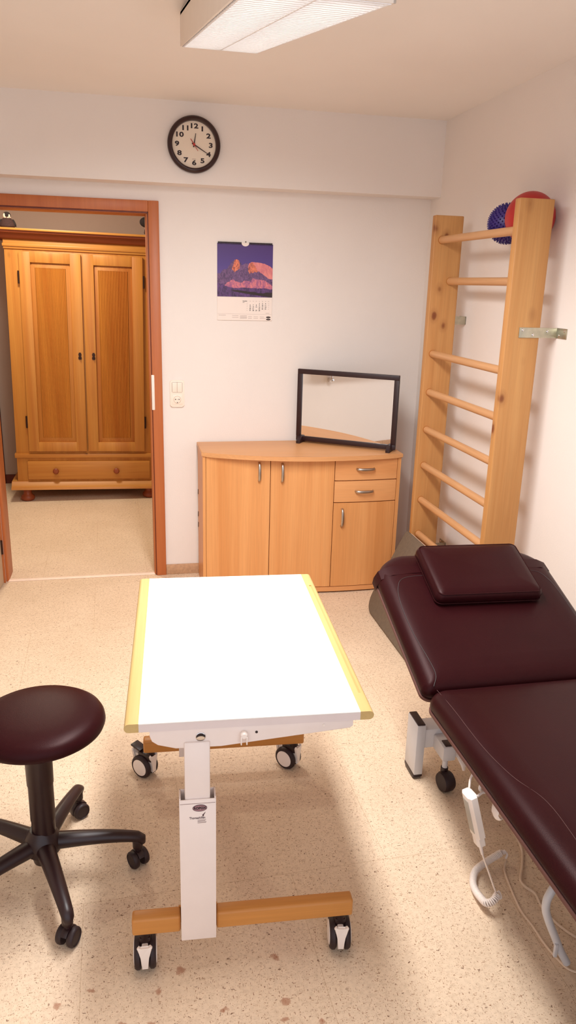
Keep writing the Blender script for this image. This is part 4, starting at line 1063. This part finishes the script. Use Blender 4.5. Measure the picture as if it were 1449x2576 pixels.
for s in (-1, 1):
    b = B(); add_sphere(b, (0, 0, 0), 0.010, 0.018, 0.036, Mloc(s*0.060, 0.0, 0.042) @ Mrot(-s*0.35, 'Y')); obj('flipper', b, M['plushblack'], pg)
# second toy, mostly hidden by the door casing
pt = thing('plush_bird', 'dark rounded toy on the right of the wardrobe top, half hidden by the casing', 'toy', (0.207, 1.70, WT-0.0055))
b = B(); add_lathe(b, [(0.0, 0.0), (0.040, 0.0), (0.050, 0.012), (0.046, 0.035), (0.034, 0.058), (0.02, 0.068), (0, 0.070)], 28); obj('body', b, M['plushdark'], pt)
b = B(); add_sphere(b, (-0.034, -0.006, 0.088), 0.045, 0.036, 0.036); h2 = obj('head', b, M['plushblack'], pt)
b = B(); t = bmesh.new(); bmesh.ops.create_cone(t, cap_ends=True, segments=12, radius1=0.014, radius2=0.002, depth=0.03)
merge(b, t, Mloc(0.0, -0.046, 0.088) @ Mrot(math.radians(90), 'X')); obj('beak', b, M['plushblack'], h2)

# ------------------------------------------------------------------ chrome fitting seen in the mirror, unseen ledge added to shade the wall
wf = thing('shadow_ledge', 'round chrome fitting reflected in the table mirror, with a white ledge added for its shadow', 'wall fitting', (XL, -2.35, 0.84))
b = B(); add_box(b, (0.0, -0.60, 0.10), (0.30, 0.34, 0.14), 0.01); obj('ledge', b, M['whiteplastic'], wf)
b = B(); add_lathe(b, [(0.02, 0.0), (0.024, 0.01), (0.024, 0.05), (0.016, 0.065), (0, 0.07)], 24, Mloc(0.0, 0.07, -0.08) @ Mrot(PI/2, 'Y')); add_tube(b, [(0.045, 0.07, -0.08), (0.045, 0.07, 0.105)], 0.010, 12); obj('bracket', b, M['chrome'], wf)

# ------------------------------------------------------------------ camera, world, view
cam = bpy.data.cameras.new('camera'); co_ = bpy.data.objects.new('camera', cam); COL.objects.link(co_)
cam.sensor_fit = 'VERTICAL'; cam.sensor_height = 36.0; cam.lens = 1906.67/2576*36.0; cam.clip_start = 0.02
yaw, pit, rol = (math.radians(a) for a in (12.169, 16.729, 1.566))
cy, sy = math.cos(yaw), math.sin(yaw)
fwd = Vector((sy, cy, 0)); rt = Vector((cy, -sy, 0)); up = Vector((0, 0, 1))
f2 = fwd*math.cos(pit) - up*math.sin(pit); u2 = up*math.cos(pit) + fwd*math.sin(pit)
r3 = rt*math.cos(rol) + u2*math.sin(rol); u3 = u2*math.cos(rol) - rt*math.sin(rol)
co_.matrix_world = Matrix(((r3.x, u3.x, -f2.x, 0.0), (r3.y, u3.y, -f2.y, -4.3), (r3.z, u3.z, -f2.z, 1.684), (0, 0, 0, 1)))
sc = bpy.context.scene; sc.camera = co_
w = bpy.data.worlds.new('world'); sc.world = w; w.use_nodes = True
bg = w.node_tree.nodes.get('Background') or w.node_tree.nodes.new('ShaderNodeBackground')
bg.inputs[0].default_value = (0.97, 0.99, 1.08, 1); bg.inputs[1].default_value = 1.32
out = w.node_tree.nodes.get('World Output') or w.node_tree.nodes.new('ShaderNodeOutputWorld')
w.node_tree.links.new(bg.outputs[0], out.inputs[0])
sc.view_settings.view_transform = 'Standard'; sc.view_settings.look = 'None'; sc.view_settings.exposure = 0.0
sc.cycles.max_bounces = 8; sc.cycles.diffuse_bounces = 5
